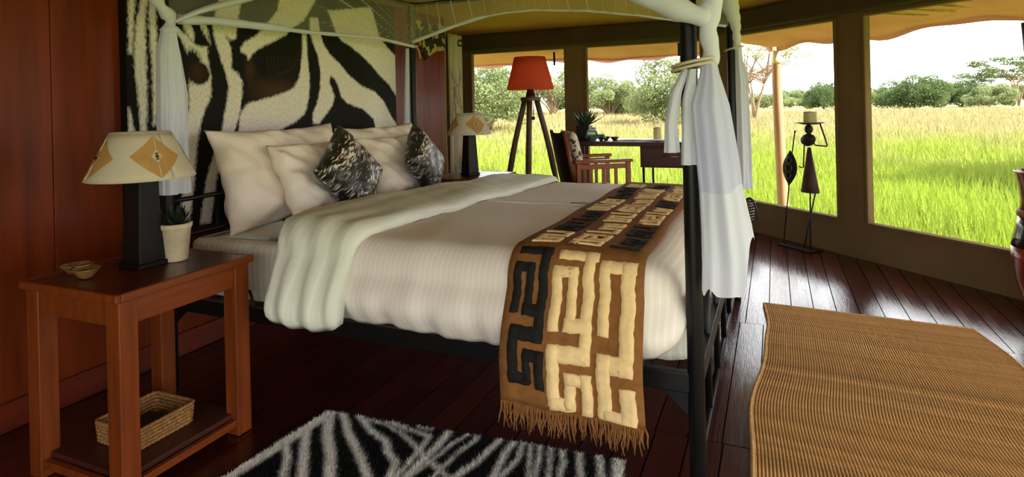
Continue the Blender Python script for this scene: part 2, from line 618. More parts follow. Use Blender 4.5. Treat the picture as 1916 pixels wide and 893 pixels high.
def copy_thing(root, loc, rz, label):
    r = root.copy()
    COL.objects.link(r)
    r.location = loc
    r.rotation_euler = (0, 0, rz)
    r['label'] = label
    for ch in list(root.children):
        c = ch.copy()
        COL.objects.link(c)
        c.parent = r
        for g in ch.children:
            d = g.copy()
            COL.objects.link(d)
            d.parent = c
    return r


def smooth_path(pts, n=8):
    """Catmull-Rom through points"""
    P = [Vector(p) for p in pts]
    P = [P[0] * 2 - P[1]] + P + [P[-1] * 2 - P[-2]]
    out = []
    for i in range(1, len(P) - 2):
        for k in range(n):
            t = k / n
            a, b, c, d = P[i - 1], P[i], P[i + 1], P[i + 2]
            out.append(0.5 * ((2 * b) + (c - a) * t + (2 * a - 5 * b + 4 * c - d) * t * t + (-a + 3 * b - 3 * c + d) * t ** 3))
    out.append(P[-2])
    return out


def np_mesh(name, verts, faces, mat, parent=None, per=4):
    """fast mesh from arrays; faces all with `per` corners"""
    me = bpy.data.meshes.new(name)
    nv, nf = len(verts), len(faces)
    me.vertices.add(nv)
    me.vertices.foreach_set('co', np.asarray(verts, np.float32).ravel())
    me.loops.add(nf * per)
    me.loops.foreach_set('vertex_index', np.asarray(faces, np.int32).ravel())
    me.polygons.add(nf)
    me.polygons.foreach_set('loop_start', np.arange(nf, dtype=np.int32) * per)
    me.update(calc_edges=True)
    me.materials.append(MAT[mat])
    o = bpy.data.objects.new(name, me)
    COL.objects.link(o)
    if parent:
        o.parent = parent
    return o


def attr(o, name, vals):
    a = o.data.attributes.new(name, 'FLOAT', 'POINT')
    a.data.foreach_set('value', np.asarray(vals, np.float32).ravel())


def poly_sdf(px, py, poly):
    """signed distance to a polygon, positive inside (arrays px, py)"""
    P = np.array(poly, float)
    d = np.full(px.shape, 1e9)
    ins = np.zeros(px.shape, bool)
    n = len(P)
    for i in range(n):
        ax, ay = P[i]
        bx, by = P[(i + 1) % n]
        ex, ey = bx - ax, by - ay
        t = np.clip(((px - ax) * ex + (py - ay) * ey) / (ex * ex + ey * ey + 1e-12), 0, 1)
        d = np.minimum(d, np.hypot(px - ax - t * ex, py - ay - t * ey))
        c = ((ay > py) != (by > py)) & (px < (bx - ax) * (py - ay) / (by - ay + 1e-12) + ax)
        ins ^= c
    return np.where(ins, d, -d)


def line_sdf(px, py, pts, w):
    d = np.full(px.shape, 1e9)
    for (ax, ay), (bx, by) in zip(pts[:-1], pts[1:]):
        ex, ey = bx - ax, by - ay
        t = np.clip(((px - ax) * ex + (py - ay) * ey) / (ex * ex + ey * ey + 1e-12), 0, 1)
        d = np.minimum(d, np.hypot(px - ax - t * ex, py - ay - t * ey))
    return w - d


# ================================================================== THE SETTING
BAY = 5.62          # the angled wall runs along x + y = BAY
YF = 6.2            # far canvas wall
XW = -2.70          # face of the wooden partition
XR = 1.9            # front canvas wall, beyond the picture
YN = -1.7           # wall behind the camera
CX = BAY - YF       # corner far wall / angled wall
CYR = BAY - XR

floor = MB().prism([(-3.7, YN), (XR, YN), (XR, CYR), (CX, YF), (-3.7, YF)], 'z', -0.14, -0.02).build('floor', 'floor_base')
struct(floor, 'dark red lacquered board floor')
BW = 0.115
plank_me = None
rows = [(YN, -0.25, 0.03), (-0.25, 0.98, -0.02), (0.98, 2.21, -0.188), (2.21, 3.44, -0.192), (3.44, YF, -0.165)]
for (y0, y1, x_off) in rows:
    k0 = int(math.floor((-3.7 - x_off) / BW))
    k = k0
    while True:
        xa = x_off + k * BW
        if xa > XR - 0.02:
            break
        k += 1
        xb = min(xa + BW, XR)
        xa2 = max(xa, -3.69)
        if xb - xa2 < 0.02:
            continue
        ye = min(y1, BAY - xa2 - 0.002)
        if ye - y0 < 0.05:
            continue
        if y1 < 0.99 and xa < -2.8:
            continue
        L, Wd = ye - y0 - 0.004, xb - xa2 - 0.005
        if plank_me is None:
            po = MB().box(-0.5, 0.5, -0.5, 0.5, -0.5, 0.5).build('plank', 'plank', floor)
            plank_me = po.data
        else:
            po = bpy.data.objects.new('plank', plank_me)
            COL.objects.link(po)
            po.parent = floor
        po.location = ((xa2 + xb) / 2, (y0 + ye) / 2, -0.011 + random.uniform(-0.0012, 0.0))
        po.scale = (Wd, L, 0.02)
        po.rotation_euler = (random.uniform(-0.0006, 0.0006), random.uniform(-0.004, 0.004), 0)

# wooden partition behind the bed head, in broad upright panels
wall_left = struct(MB().box(XW - 0.10, XW - 0.012, YN, 4.75, 0, 1.97).build('wall_left', 'mahogany'), 'reddish brown polished wooden partition behind the bed')
edges = [YN, -0.55, 0.65, 1.52, 2.4, 3.28, 4.16, 4.75]
for a, b in zip(edges[:-1], edges[1:]):
    p = MB().box(XW - 0.012, XW, a + 0.0015, b - 0.0015, 0.0, 1.97).build('panel', 'mahogany', wall_left, bevel=0.002)
bb = struct(MB().box(XW, XW + 0.02, YN, 4.75, 0.0, 0.11).build('baseboard_left', 'baseboard', bevel=0.004), 'brown wooden baseboard along the partition')

# far canvas wall with two window openings
SILL, HEAD = 0.272, 1.765
mb = MB()
mb.box(-3.7, CX + 0.02, YF, YF + 0.05, -0.14, SILL)
mb.box(-3.7, CX + 0.02, YF, YF + 0.05, HEAD, 1.99)
for a, b in ((-3.7, -3.17), (-2.06, -1.81), (-0.66, CX + 0.02)):
    mb.box(a, b, YF, YF + 0.05, SILL, HEAD)
struct(mb.build('wall_back', 'canvas'), 'dark olive canvas tent wall behind the desk')
struct(MB().box(-3.7, CX, YF - 0.05, YF, 1.80, 1.985).build('trim_1', 'canvas_shade_tone', bevel=0.02), 'canvas header band above the desk windows, darkened in colour for its shade')
# angled canvas wall: built along s from the corner
d45 = Vector((0.70711, -0.70711, 0))
n45 = Vector((0.70711, 0.70711, 0))
C0 = Vector((CX, YF, 0))
LB = (Vector((XR, CYR, 0)) - C0).length


def bay(s, out, z):
    return C0 + d45 * s + n45 * out + Vector((0, 0, z))


def baybox(mb, s0, s1, o0, o1, z0, z1):
    p = [bay(s0, o0, z0), bay(s1, o0, z0), bay(s1, o1, z0), bay(s0, o1, z0),
         bay(s0, o0, z1), bay(s1, o0, z1), bay(s1, o1, z1), bay(s0, o1, z1)]
    return mb.hexa(p)


def s_of(x):
    return (x - CX) / 0.70711


mb = MB()
baybox(mb, 0, LB, 0, 0.05, -0.14, SILL)
baybox(mb, 0, LB, 0, 0.05, HEAD, 1.99)
win_bay = [(s_of(-0.354), s_of(0.428)), (s_of(0.611), s_of(1.59))]
baybox(mb, 0, win_bay[0][0], 0, 0.05, SILL, HEAD)
baybox(mb, win_bay[0][1], win_bay[1][0], 0, 0.05, SILL, HEAD)
baybox(mb, win_bay[1][1], LB, 0, 0.05, SILL, HEAD)
struct(mb.build('wall_bay', 'canvas'), 'dark olive canvas wall set at an angle')
mb = MB()
baybox(mb, 0.02, LB, -0.05, 0, 1.80, 1.985)
struct(mb.build('trim_2', 'canvas_shade_tone', bevel=0.02), 'canvas header band above the angled windows, darkened in colour for its shade')
# hems of the window openings
wins = []
for i, (a, b) in enumerate(((-3.17, -2.06), (-1.81, -0.66))):
    mb = MB()
    h = 0.022
    for x0, x1, z0, z1 in ((a, b, SILL - h, SILL), (a, b, HEAD, HEAD + h), (a - h, a, SILL - h, HEAD + h), (b, b + h, SILL - h, HEAD + h)):
        mb.box(x0, x1, YF - 0.012, YF - 0.001, z0, z1)
    struct(mb.build('window_%d' % (i + 1), 'canvas', bevel=0.003))
for i, (a, b) in enumerate(win_bay):
    mb = MB()
    h = 0.022
    for x0, x1, z0, z1 in ((a, b, SILL - h, SILL), (a, b, HEAD, HEAD + h), (a - h, a, SILL - h, HEAD + h), (b, b + h, SILL - h, HEAD + h)):
        baybox(mb, x0, x1, -0.012, -0.001, z0, z1)
    struct(mb.build('window_%d' % (i + 3), 'canvas', bevel=0.003))
# the walls the picture does not show: large openings towards the veranda
mb = MB()
mb.box(XR, XR + 0.05, YN, CYR, 1.9, 1.99)
mb.box(XR, XR + 0.05, YN, CYR, 0, 0.12)
for a, b in ((YN, YN + 0.2), (1.1, 1.3), (CYR - 0.25, CYR)):
    mb.box(XR, XR + 0.05, a, b, 0.12, 1.9)
struct(mb.build('wall_right', 'canvas'), 'canvas tent front with wide openings')
mb = MB()
mb.box(-3.7, XR, YN - 0.05, YN, 1.9, 1.99)
mb.box(-3.7, XR, YN - 0.05, YN, 0, 0.12)
for a, b in ((-3.7, -1.3), (XR - 0.2, XR)):
    mb.box(a, b, YN - 0.05, YN, 0.12, 1.9)
struct(mb.build('wall_front', 'canvas'), 'canvas tent wall with openings behind the camera')
struct(MB().box(-3.75, -3.7, YN, YF, 0, 1.99).build('wall_side', 'canvas'), 'canvas tent wall behind the partition')
# roof canvas
mb = MB()
zr, ze = 2.95, 1.985
R1, R2 = (-3.75, 2.3, zr), (-0.1, 2.3, zr)
mb.add([(-3.75, YF + 0.05, ze), (CX, YF + 0.05, ze), R2, R1], [(0, 1, 2, 3)])
mb.add([(CX, YF + 0.05, ze), (XR + 0.05, CYR, ze), R2], [(0, 1, 2)])
mb.add([(XR + 0.05, CYR, ze), (XR + 0.05, YN - 0.05, ze), R2], [(0, 1, 2)])
mb.add([(XR + 0.05, YN - 0.05, ze), (-3.75, YN - 0.05, ze), R1, R2], [(0, 1, 2, 3)])
mb.add([(-3.75, YN - 0.05, ze), (-3.75, YF + 0.05, ze), R1], [(0, 1, 2)])
struct(mb.build('ceiling', 'canvas_roof', solid=0.01), 'ochre brown canvas tent ceiling')


# awnings outside the windows
def awning(name, p_of, s0, s1, depth, z_in, z_out, label, seed, sag=0.02):
    r = random.Random(seed)
    ph = [r.uniform(0, 6) for _ in range(4)]
    rows_ = []
    NS, NO = 60, 10
    for j in range(NO + 1):
        t = j / NO
        row = []
        for i in range(NS + 1):
            s = s0 + (s1 - s0) * i / NS
            wob = (math.sin(s * 5 + ph[0]) * 0.5 + math.sin(s * 11 + ph[1]) * 0.3) * sag * (0.3 + t)
            z = z_in + (z_out - z_in) * t ** 0.8 + wob + 0.012 * math.sin(t * 9 + s * 3)
            row.append(p_of(s, 0.06 + depth * t, z))
        rows_.append(row)
    # a short hanging edge
    row = [Vector(p) + Vector((0, 0, -0.035 - 0.01 * math.sin(i * 0.7))) for i, p in enumerate(rows_[-1])]
    rows_.append(row)
    o = MB().grid(rows_).build(name, 'awning', smooth=True, solid=0.006)
    tag(o, label, 'awning')
    return o


aw1 = awning('awning', lambda s, o, z: (s, YF + o, z), -3.9, CX - 0.02, 0.72, 1.92, 1.70, 'ochre canvas awning outside the desk windows', 1, 0.012)
for x, z0, z1 in ((-2.33, 1.84, 1.62), (-0.92, 1.84, 1.66)):
    MB().box(x - 0.012, x + 0.012, YF + 0.45, YF + 0.455, z1, z0).build('strap', 'black_metal', aw1)
aw2 = awning('awning', bay, -0.28, LB + 0.6, 0.95, 1.93, 1.74, 'scalloped tan canvas awning outside the angled windows', 2, 0.03)
zig = []
rp_ = MB()
for i in range(9):
    s = 1.5 + i * 0.2
    rp_.tube([bay(s, 0.42, 1.826), bay(s + 0.1, 0.58, 1.802), bay(s + 0.2, 0.66, 1.785)], 0.007, 6)
rp_.build('lacing_rope', 'rope', aw2, smooth=True)
mb = MB()  # unseen awning, added to keep sun out of the front openings
mb.grid([[(XR + 0.06 + 1.0 * t, y, 1.95 - 0.25 * t) for y in np.linspace(YN, CYR - 0.2, 12)] for t in np.linspace(0, 1, 6)])
tag(mb.build('awning', 'awning', solid=0.006), 'unseen wide canvas awning added over the tent front to block the sun', 'awning')

# ------------------------------------------------------------------ outdoors
GZ = -0.45


def ground_z(x, y):
    return GZ - 0.016 * np.minimum(0, np.asarray(x) + 2) * np.clip((np.asarray(y) - 8) / 30, 0, 1)


xs = np.concatenate([np.linspace(-160, -40, 14), np.linspace(-36, 36, 60), np.linspace(40, 160, 14)])
ys = np.concatenate([np.linspace(-60, -4, 8), np.linspace(-2, 60, 70), np.linspace(66, 330, 24)])
gx, gy = np.meshgrid(xs, ys)
gz = ground_z(gx, gy) + 0.04 * np.sin(gx * 0.6 + 1.3) * np.sin(gy * 0.45)
gz = np.where((gx > -4.2) & (gx < 3) & (gy > -3) & (gy < 7.2), GZ, gz)
V = np.stack([gx, gy, gz], -1).reshape(-1, 3)
nx_, ny_ = len(xs), len(ys)
idx = np.arange(nx_ * ny_).reshape(ny_, nx_)
Fq = np.stack([idx[:-1, :-1], idx[:-1, 1:], idx[1:, 1:], idx[1:, :-1]], -1).reshape(-1, 4)
meadow = np_mesh('meadow_ground', V, Fq, 'grass')
struct(meadow, 'green and straw coloured savanna meadow')

# grass blades, thinning with distance
NB = 190000
ang = rng.uniform(math.radians(-46), math.radians(40), NB)
rr = np.exp(rng.uniform(math.log(5.2), math.log(70), NB))
bx = rr * np.sin(ang)
by = rr * np.cos(ang)
keep = (bx + by > 6.6) & (by > 6.9 - np.clip(bx - 0.2, 0, 5) * 1.1)
bx, by, rr = bx[keep], by[keep], rr[keep]
NB = len(bx)
bz = ground_z(bx, by)
hgt = rng.uniform(0.22, 0.5, NB) * (0.8 + 0.3 * np.sin(bx * 1.3) * np.sin(by * 0.9))
wid = 0.0035 + 0.0011 * rr
yaw = rng.uniform(0, PI, NB)
lean = rng.uniform(0.05, 0.5, NB) * hgt
la = rng.uniform(0, 2 * PI, NB)
p0 = np.stack([bx - np.cos(yaw) * wid, by - np.sin(yaw) * wid, bz - 0.02], -1)
p1 = np.stack([bx + np.cos(yaw) * wid, by + np.sin(yaw) * wid, bz - 0.02], -1)
p2 = np.stack([bx + np.cos(la) * lean, by + np.sin(la) * lean, bz + hgt], -1)
V = np.stack([p0, p1, p2], 1).reshape(-1, 3)
Ft = np.arange(NB * 3).reshape(-1, 3)
blades = np_mesh('meadow_grass', V, Ft, 'grass', per=3)
tag(blades, 'tall green grass growing in the meadow outside the tent', 'grass', kind='stuff')


def leaf_cloud(blobs, n, size, seed, droop=0.0):
    r = np.random.default_rng(seed)
    w = np.array([b[3] * b[4] for b in blobs], float)
    pick = r.choice(len(blobs), n, p=w / w.sum())
    B = np.array(blobs, float)[pick]
    d = r.normal(size=(n, 3))
    d /= np.linalg.norm(d, axis=1)[:, None]
    rad = r.uniform(0.55, 1.04, n) ** 0.6
    c = B[:, :3] + d * rad[:, None] * np.stack([B[:, 3], B[:, 3], B[:, 4]], -1)
    u = r.normal(size=(n, 3))
    u /= np.linalg.norm(u, axis=1)[:, None]
    v = np.cross(u, r.normal(size=(n, 3)))
    v /= np.linalg.norm(v, axis=1)[:, None]
    s = r.uniform(0.6, 1.3, n)[:, None] * size
    V = np.stack([c - u * s, c - v * s * 0.55, c + u * s, c + v * s * 0.55], 1).reshape(-1, 3)
    return V, np.arange(n * 4).reshape(-1, 4)


def bush_proto(seed, n_blobs, spread, height, n_leaf, size, flat=0.75, stems=5, low=0.35, leaf='leaf_mid', blob=0.34, fill=0.15):
    """unit-ish bush: returns (crown mesh, trunk mesh); width about 2*spread"""
    r = random.Random(seed)
    blobs, mb = [], MB()
    for k in range(n_blobs):
        a = 2 * PI * k / n_blobs + r.uniform(-0.4, 0.4)
        q = math.sqrt(r.uniform(0.02, 1)) * spread * 0.78
        z = height * (low + (0.92 - low - blob * 0.5) * (1 - (q / spread) ** 2) * r.uniform(fill, 1.06))
        rad = spread * blob * r.uniform(0.75, 1.25)
        blobs.append((q * math.cos(a), q * math.sin(a), z, rad, rad * flat))
    for k in range(stems):
        b = blobs[(k * 3) % len(blobs)]
        pts = smooth_path([(r.uniform(-.12, .12) * spread * 0.5, r.uniform(-.12, .12) * spread * 0.5, -0.15),
                           (b[0] * 0.35, b[1] * 0.35, b[2] * 0.45), (b[0] * 0.75, b[1] * 0.75, b[2] * 0.8), (b[0], b[1], b[2] + b[4] * 0.4)], 4)
        mb.tube(pts, list(np.linspace(0.013, 0.004, len(pts)) * height), 6)
        for _ in range(3):
            c = blobs[r.randrange(len(blobs))]
            m = pts[len(pts) // 2]
            mb.tube(smooth_path([m, (Vector(m) + Vector(c[:3])) * 0.5 + Vector((0, 0, 0.05 * height)), c[:3]], 3),
                    list(np.linspace(0.006, 0.002, 7) * height), 5)
    V, Fq = leaf_cloud(blobs, n_leaf, size, seed)
    return V, Fq, mb, leaf


def px_dir(px):
    a = math.atan((px - 958) / F_PX) - YAW
    return math.sin(a), math.cos(a)


tree_cache = {}


def plant(name, proto, bearing_px, dist, scale, rz, label, group, base=None, sz=1.0):
    """a tree standing at a compass bearing and distance from the tent"""
    sx, sy = px_dir(bearing_px)
    x, y = sx * dist, sy * dist
    root = empty(name, (x, y, float(ground_z(x, y)) if base is None else base), rz, label, 'tree' if 'tree' in name or 'acacia' in name else 'bush', group)
    V, Fq, mb, leaf = PROTO[proto]
    if proto not in tree_cache:
        crown = np_mesh('crown', V, Fq, leaf, root)
        trunk = mb.build('trunk', 'trunk', root, smooth=True)
        tree_cache[proto] = (crown.data, trunk.data)
    else:
        for nm, me in zip(('crown', 'trunk'), tree_cache[proto]):
            o = bpy.data.objects.new(nm, me)
            COL.objects.link(o)
            o.parent = root
    root.scale = (scale, scale, scale * sz)
    return root


PROTO = {
    'round': bush_proto(11, 44, 2.3, 4.2, 15000, 0.065, 0.9, 12, 0.14, 'leaf_light', 0.22, 0.3),
    'dense': bush_proto(12, 60, 3.2, 3.5, 26000, 0.08, 0.8, 8, 0.10, 'leaf_mid', 0.22),
    'loose': bush_proto(13, 46, 2.5, 5.0, 11000, 0.07, 0.8, 12, 0.2, 'leaf_pale', 0.2, 0.35),
    'low': bush_proto(14, 34, 3.2, 2.0, 11000, 0.09, 0.6, 4, 0.12, 'leaf_light', 0.2),
    'near': bush_proto(15, 70, 2.1, 3.8, 26000, 0.045, 0.9, 8, 0.06, 'leaf_light', 0.22),
}


def umbrella_proto(seed, spread, height, n_leaf, size, layers, leaf):
    r = random.Random(seed)
    blobs, mb = [], MB()
    forks = []
    for k in range(5):
        a = 2 * PI * k / 5 + r.uniform(-.4, .4)
        q = spread * r.uniform(0.15, 0.3)
        top = Vector((q * math.cos(a), q * math.sin(a), height * r.uniform(0.42, 0.55)))
        pts = smooth_path([(r.uniform(-.1, .1), r.uniform(-.1, .1), -0.2), (top.x * .35, top.y * .35, height * .2), top], 5)
        mb.tube(pts, list(np.linspace(0.014, 0.009, len(pts)) * height), 7)
        forks.append(top)
    for k in range(layers):
        a = r.uniform(0, 2 * PI)
        q = math.sqrt(r.uniform(0.03, 1)) * spread
        z = height * r.uniform(0.55, 0.97) * (1 - 0.18 * (q / spread) ** 2)
        b = (q * math.cos(a), q * math.sin(a), z, spread * r.uniform(0.14, 0.26), height * 0.035)
        blobs.append(b)
        f = forks[k % 5]
        e = Vector(b[:3])
        pts = smooth_path([f, f * 0.5 + e * 0.5 + Vector((0, 0, height * r.uniform(0, .08))), e], 4)
        mb.tube(pts, list(np.linspace(0.009, 0.003, len(pts)) * height), 5)
    V, Fq = leaf_cloud(blobs, n_leaf, size, seed)
    return V, Fq, mb, leaf


PROTO['umbrella'] = umbrella_proto(21, 2.6, 5.0, 4200, 0.06, 40, 'leaf_pale')
PROTO['flat_top'] = umbrella_proto(22, 4.2, 6.0, 5000, 0.11, 30, 'leaf_mid')

G = 'trees and bushes of the savanna'
plant('thorn_bush', 'near', 908, 30, 1.32, 0.3, 'light green bush nearest the desk, at left end of its window', G)
plant('savanna_tree', 'loose', 1036, 58, 1.18, 0.9, 'pale loose tree half hidden behind the red lamp shade', G)
plant('savanna_tree', 'loose', 965, 70, 1.2, 2.2, 'pale tree rising just left of the red lamp shade', G)
plant('savanna_tree', 'round', 1140, 56, 1.2, 0.2, 'rounded many-stemmed tree in the window above the chair', G)
plant('thorn_bush', 'low', 1190, 74, 1.25, 1.0, 'low bush beside the rounded tree above the desk', G)
plant('savanna_tree', 'near', 1250, 37, 1.3, 1.9, 'tall dense tree left of the near foot post drape', G, sz=1.1)
plant('acacia_tree', 'umbrella', 1412, 46, 1.22, 0.4, 'sparse branching acacia behind the veranda pole', G)
plant('savanna_tree', 'dense', 1545, 78, 0.85, 2.6, 'dark bush against the canvas post left side', G, sz=1.3)
plant('thorn_bush', 'low', 1440, 90, 1.2, 0.0, 'low bush below the sparse acacia', G)
plant('thorn_bush', 'low', 1345, 84, 1.2, 2.0, 'low bush behind the dark tent corner', G)
plant('thorn_bush', 'low', 1500, 96, 1.3, 4.0, 'low distant bush between pole and candle figure', G)
plant('thorn_bush', 'low', 1628, 92, 1.1, 1.2, 'small bush peeping out beside the canvas post right edge', G, sz=1.3)
plant('thorn_bush', 'dense', 1712, 74, 1.18, 0.5, 'largest rounded bush in the rightmost window', G)
plant('thorn_bush', 'dense', 1800, 84, 0.95, 3.3, 'bush joined to right flank of the largest rounded bush', G)
plant('thorn_bush', 'low', 1856, 80, 0.95, 2.4, 'small darker bush at right of the rightmost window', G, sz=1.35)
plant('acacia_tree', 'flat_top', 1906, 86, 1.0, 1.0, 'flat-topped acacia at the right edge of the meadow', G)
plant('acacia_tree', 'flat_top', 1822, 130, 0.9, 2.0, 'distant flat-topped acacia above the bushes', G)
plant('thorn_bush', 'dense', 930, 76, 1.25, 4.0, 'broad bush filling the gap behind the nearest light green bush', G, sz=1.2)
plant('thorn_bush', 'dense', 1075, 82, 1.2, 1.5, 'broad bush partly behind the canvas post by the red lamp', G, sz=1.2)
plant('thorn_bush', 'low', 1168, 60, 1.1, 0.5, 'pale bush at the right foot of the rounded tree', G, sz=1.4)
ORD = ('first', 'second', 'third', 'fourth', 'fifth', 'sixth', 'seventh', 'eighth', 'ninth')
for i, px in enumerate((880, 1090, 1290, 1480, 1590, 1670, 1760, 1880, 1950)):
    plant('thorn_bush', 'low', px, 125 + 9 * (i % 3), 1.5, i * 1.1, 'far low bush on the horizon, ' + ORD[i] + ' from the left', 'far bushes along the horizon', sz=1.1)
# tree beyond the right end of the tent, whose shade falls on the grass
plant('shade_tree', 'dense', 2360, 14.6, 0.85, 0.0, 'shady tree standing beyond the right end of the tent', G, sz=2.2)
# far hills
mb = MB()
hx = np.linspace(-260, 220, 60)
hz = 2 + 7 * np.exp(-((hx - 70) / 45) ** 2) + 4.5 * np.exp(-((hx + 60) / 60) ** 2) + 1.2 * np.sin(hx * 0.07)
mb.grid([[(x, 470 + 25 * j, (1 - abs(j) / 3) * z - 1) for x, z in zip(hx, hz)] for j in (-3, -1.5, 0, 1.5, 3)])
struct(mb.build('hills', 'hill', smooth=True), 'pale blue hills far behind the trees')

# veranda pole
pole = empty('veranda_pole', (0.035, 7.02, GZ), 0, 'smooth pale wooden pole outside the angled window', 'pole')
pts = smooth_path([(0.055, 0, 0), (0.03, 0, 0.5), (0.012, 0, 1.2), (0.0, 0, 1.75), (0.0, 0, 2.03)], 5)
MB().tube(pts, list(np.linspace(0.062, 0.046, len(pts))), 14).build('shaft', 'pole_wood', pole, smooth=True)
MB().lathe([(0.05, 2.0), (0.052, 2.02), (0.052, 2.07), (0.04, 2.075), (0.036, 2.3)], 16).build('sleeve', 'pole_cap', pole, smooth=True)


# ================================================================== BED
MAT['net_cotton'] = M('lilac_white_gathered_net', lin(222, 224, 248), 0.85, 0.02, 5, bump=0.4, bs=9, bstretch=(1, 1, 0.25), dist=0.015, spec=0.1, transl=0.35)
BX0, BX1, BY0, BY1 = -2.448, -0.227, 1.838, 3.826      # post centres
bed = empty('four_poster_bed', ((BX0 + BX1) / 2, (BY0 + BY1) / 2, 0), 0, 'black steel four-poster bed frame with open foot rails', 'bed')


def local(root):
    inv = Vector(root.location)

    def f(p):
        return Vector(p) - inv
    return f


bl = local(bed)
ZT = 1.94
for (x, y) in ((BX0, BY0), (BX0, BY1), (BX1, BY0), (BX1, BY1)):
    MB().tube([bl((x, y, 0.0)), bl((x, y, ZT + 0.02))], 0.0245, 20).build('post', 'black_metal', bed, smooth=True, bevel=0.003)
for a, b in (((BX0, BY0), (BX0, BY1)), ((BX1, BY0), (BX1, BY1)), ((BX0, BY0), (BX1, BY0)), ((BX0, BY1), (BX1, BY1))):
    MB().tube([bl((a[0], a[1], ZT)), bl((b[0], b[1], ZT))], 0.015, 12).build('canopy_rail', 'black_metal', bed, smooth=True)
for y in (BY0, BY1):
    p, q = bl((BX0, y - 0.015, 0.335)), bl((BX1, y + 0.015, 0.395))
    MB().box(p.x, q.x, p.y, q.y, p.z, q.z).build('side_rail', 'black_metal', bed, bevel=0.004)
    # corner gusset plates
    for x, sg in ((BX0, 1), (BX1, -1)):
        p0 = bl((x, y, 0.335))
        MB().prism([(p0.x, p0.z), (p0.x + sg * 0.10, p0.z), (p0.x, p0.z - 0.09)], 'y', p0.y - 0.004, p0.y + 0.004).build('corner_brace', 'black_metal', bed)
for x in (BX0, BX1):
    p, q = bl((x - 0.015, BY0, 0.335)), bl((x + 0.015, BY1, 0.395))
    MB().box(p.x, q.x, p.y, q.y, p.z, q.z).build('end_rail', 'black_metal', bed, bevel=0.004)
# mattress retaining hoop on the near side
hoop = smooth_path([(-2.26, BY0 - 0.01, 0.39), (-2.26, BY0 - 0.01, 0.445), (-2.23, BY0 - 0.01, 0.462), (-2.0, BY0 - 0.01, 0.462), (-1.965, BY0 - 0.01, 0.445), (-1.955, BY0 - 0.01, 0.39)], 5)
MB().tube([bl(p) for p in hoop], 0.006, 8).build('mattress_hoop', 'black_metal', bed, smooth=True)
# headboard tubes
for z in (0.64, 0.80):
    MB().tube([bl((BX0, BY0, z)), bl((BX0, BY1, z))], 0.011, 10).build('headboard_rail', 'black_metal', bed, smooth=True)
for y in np.linspace(BY0 + 0.25, BY1 - 0.25, 7):
    MB().tube([bl((BX0, y, 0.395)), bl((BX0, y, 0.80))], 0.007, 8).build('headboard_bar', 'black_metal', bed, smooth=True)
# foot rails and upright bars seen along the foot
for z in (0.13, 0.60):
    MB().tube([bl((BX1, BY0, z)), bl((BX1, BY1, z))], 0.013, 10).build('foot_rail', 'black_metal', bed, smooth=True)
for y in np.linspace(BY0 + 0.33, BY1 - 0.33, 5):
    MB().tube([bl((BX1, y, 0.13)), bl((BX1, y, 0.60))], 0.012, 10).build('foot_bar', 'black_metal', bed, smooth=True)
for x in np.linspace(BX0 + 0.2, BX1 - 0.2, 8):
    p, q = bl((x - 0.03, BY0 + 0.02, 0.365)), bl((x + 0.03, BY1 - 0.02, 0.38))
    MB().box(p.x, q.x, p.y, q.y, p.z, q.z).build('mattress_slat', 'lamp_leg', bed)

# mattress
mat_o = empty('mattress', (-1.335, 2.832, 0.396), 0, 'thick mattress in a white striped fitted sheet', 'mattress')
mb = MB()
NXM, NYM = 40, 40
rows_ = []


def rbox_rows(x0, x1, y0, y1, z0, z1, r, wob=0.0):
    """closed rounded slab as rings from bottom to top"""
    prof = [(-0.06, z0), (-0.005, z0 + 0.006), (0.0, z0 + 0.03), (0.003, (z0 + z1) / 2), (0.0, z1 - r)]
    for k in range(1, 7):
        a = k / 6 * PI / 2
        prof.append((-r * (1 - math.cos(a)), z1 - r + r * math.sin(a)))
    prof += [(-0.2, z1 + 0.004), (-0.5, z1 + 0.006)]
    rings = []
    rc = 0.07
    out = []
    for (cx, cy, a0) in ((x1 - rc, y1 - rc, 0), (x0 + rc, y1 - rc, PI / 2), (x0 + rc, y0 + rc, PI), (x1 - rc, y0 + rc, 1.5 * PI)):
        for k in range(7):
            a = a0 + k / 6 * PI / 2
            out.append((cx, cy, math.cos(a), math.sin(a)))
    dense = []
    for i in range(len(out)):
        p, q = out[i], out[(i + 1) % len(out)]
        A = (p[0] + rc * p[2], p[1] + rc * p[3])
        B = (q[0] + rc * q[2], q[1] + rc * q[3])
        ln = math.hypot(B[0] - A[0], B[1] - A[1])
        n = max(1, int(ln / 0.05))
        for k in range(n):
            t = k / n
            nx, ny = p[2] + (q[2] - p[2]) * t, p[3] + (q[3] - p[3]) * t
            dense.append((A[0] + (B[0] - A[0]) * t, A[1] + (B[1] - A[1]) * t, nx, ny))
    for d, z in prof:
        ring = []
        for i, (x, y, nx, ny) in enumerate(dense):
            w = wob * math.sin(i * 1.9) * (1 if d > -0.01 else 0)
            ring.append((x + nx * (d + w), y + ny * (d + w), z))
        rings.append(ring)
    return rings


rings = rbox_rows(-1.06, 1.088, -0.955, 0.955, 0.0, 0.237, 0.03, 0.003)
v, f = [], []
c = len(rings[0])
for r_ in rings:
    v += r_
for i in range(len(rings) - 1):
    for k in range(c):
        f.append((i * c + k, i * c + (k + 1) % c, (i + 1) * c + (k + 1) % c, (i + 1) * c + k))
f.append(tuple(range(c))[::-1])
f.append(tuple((len(rings) - 1) * c + k for k in range(c)))
MAT['sheet_stripe'] = stripe_linen('striped_white_sheet', lin(226, 222, 208), 0, 0.03, 0.10, 0.4, 9)
MB().add(v, f).build('fitted_sheet', 'sheet_stripe', mat_o, smooth=True)


# duvet surface: U-shaped outline (near side, foot, far side), profile from the middle out and down
def hash1(a, s=0.0):
    return math.sin(a * 1.7 + s) * 0.5 + math.sin(a * 4.3 + 1.1 + s * 2) * 0.3 + math.sin(a * 9.1 + 2.3 + s) * 0.2


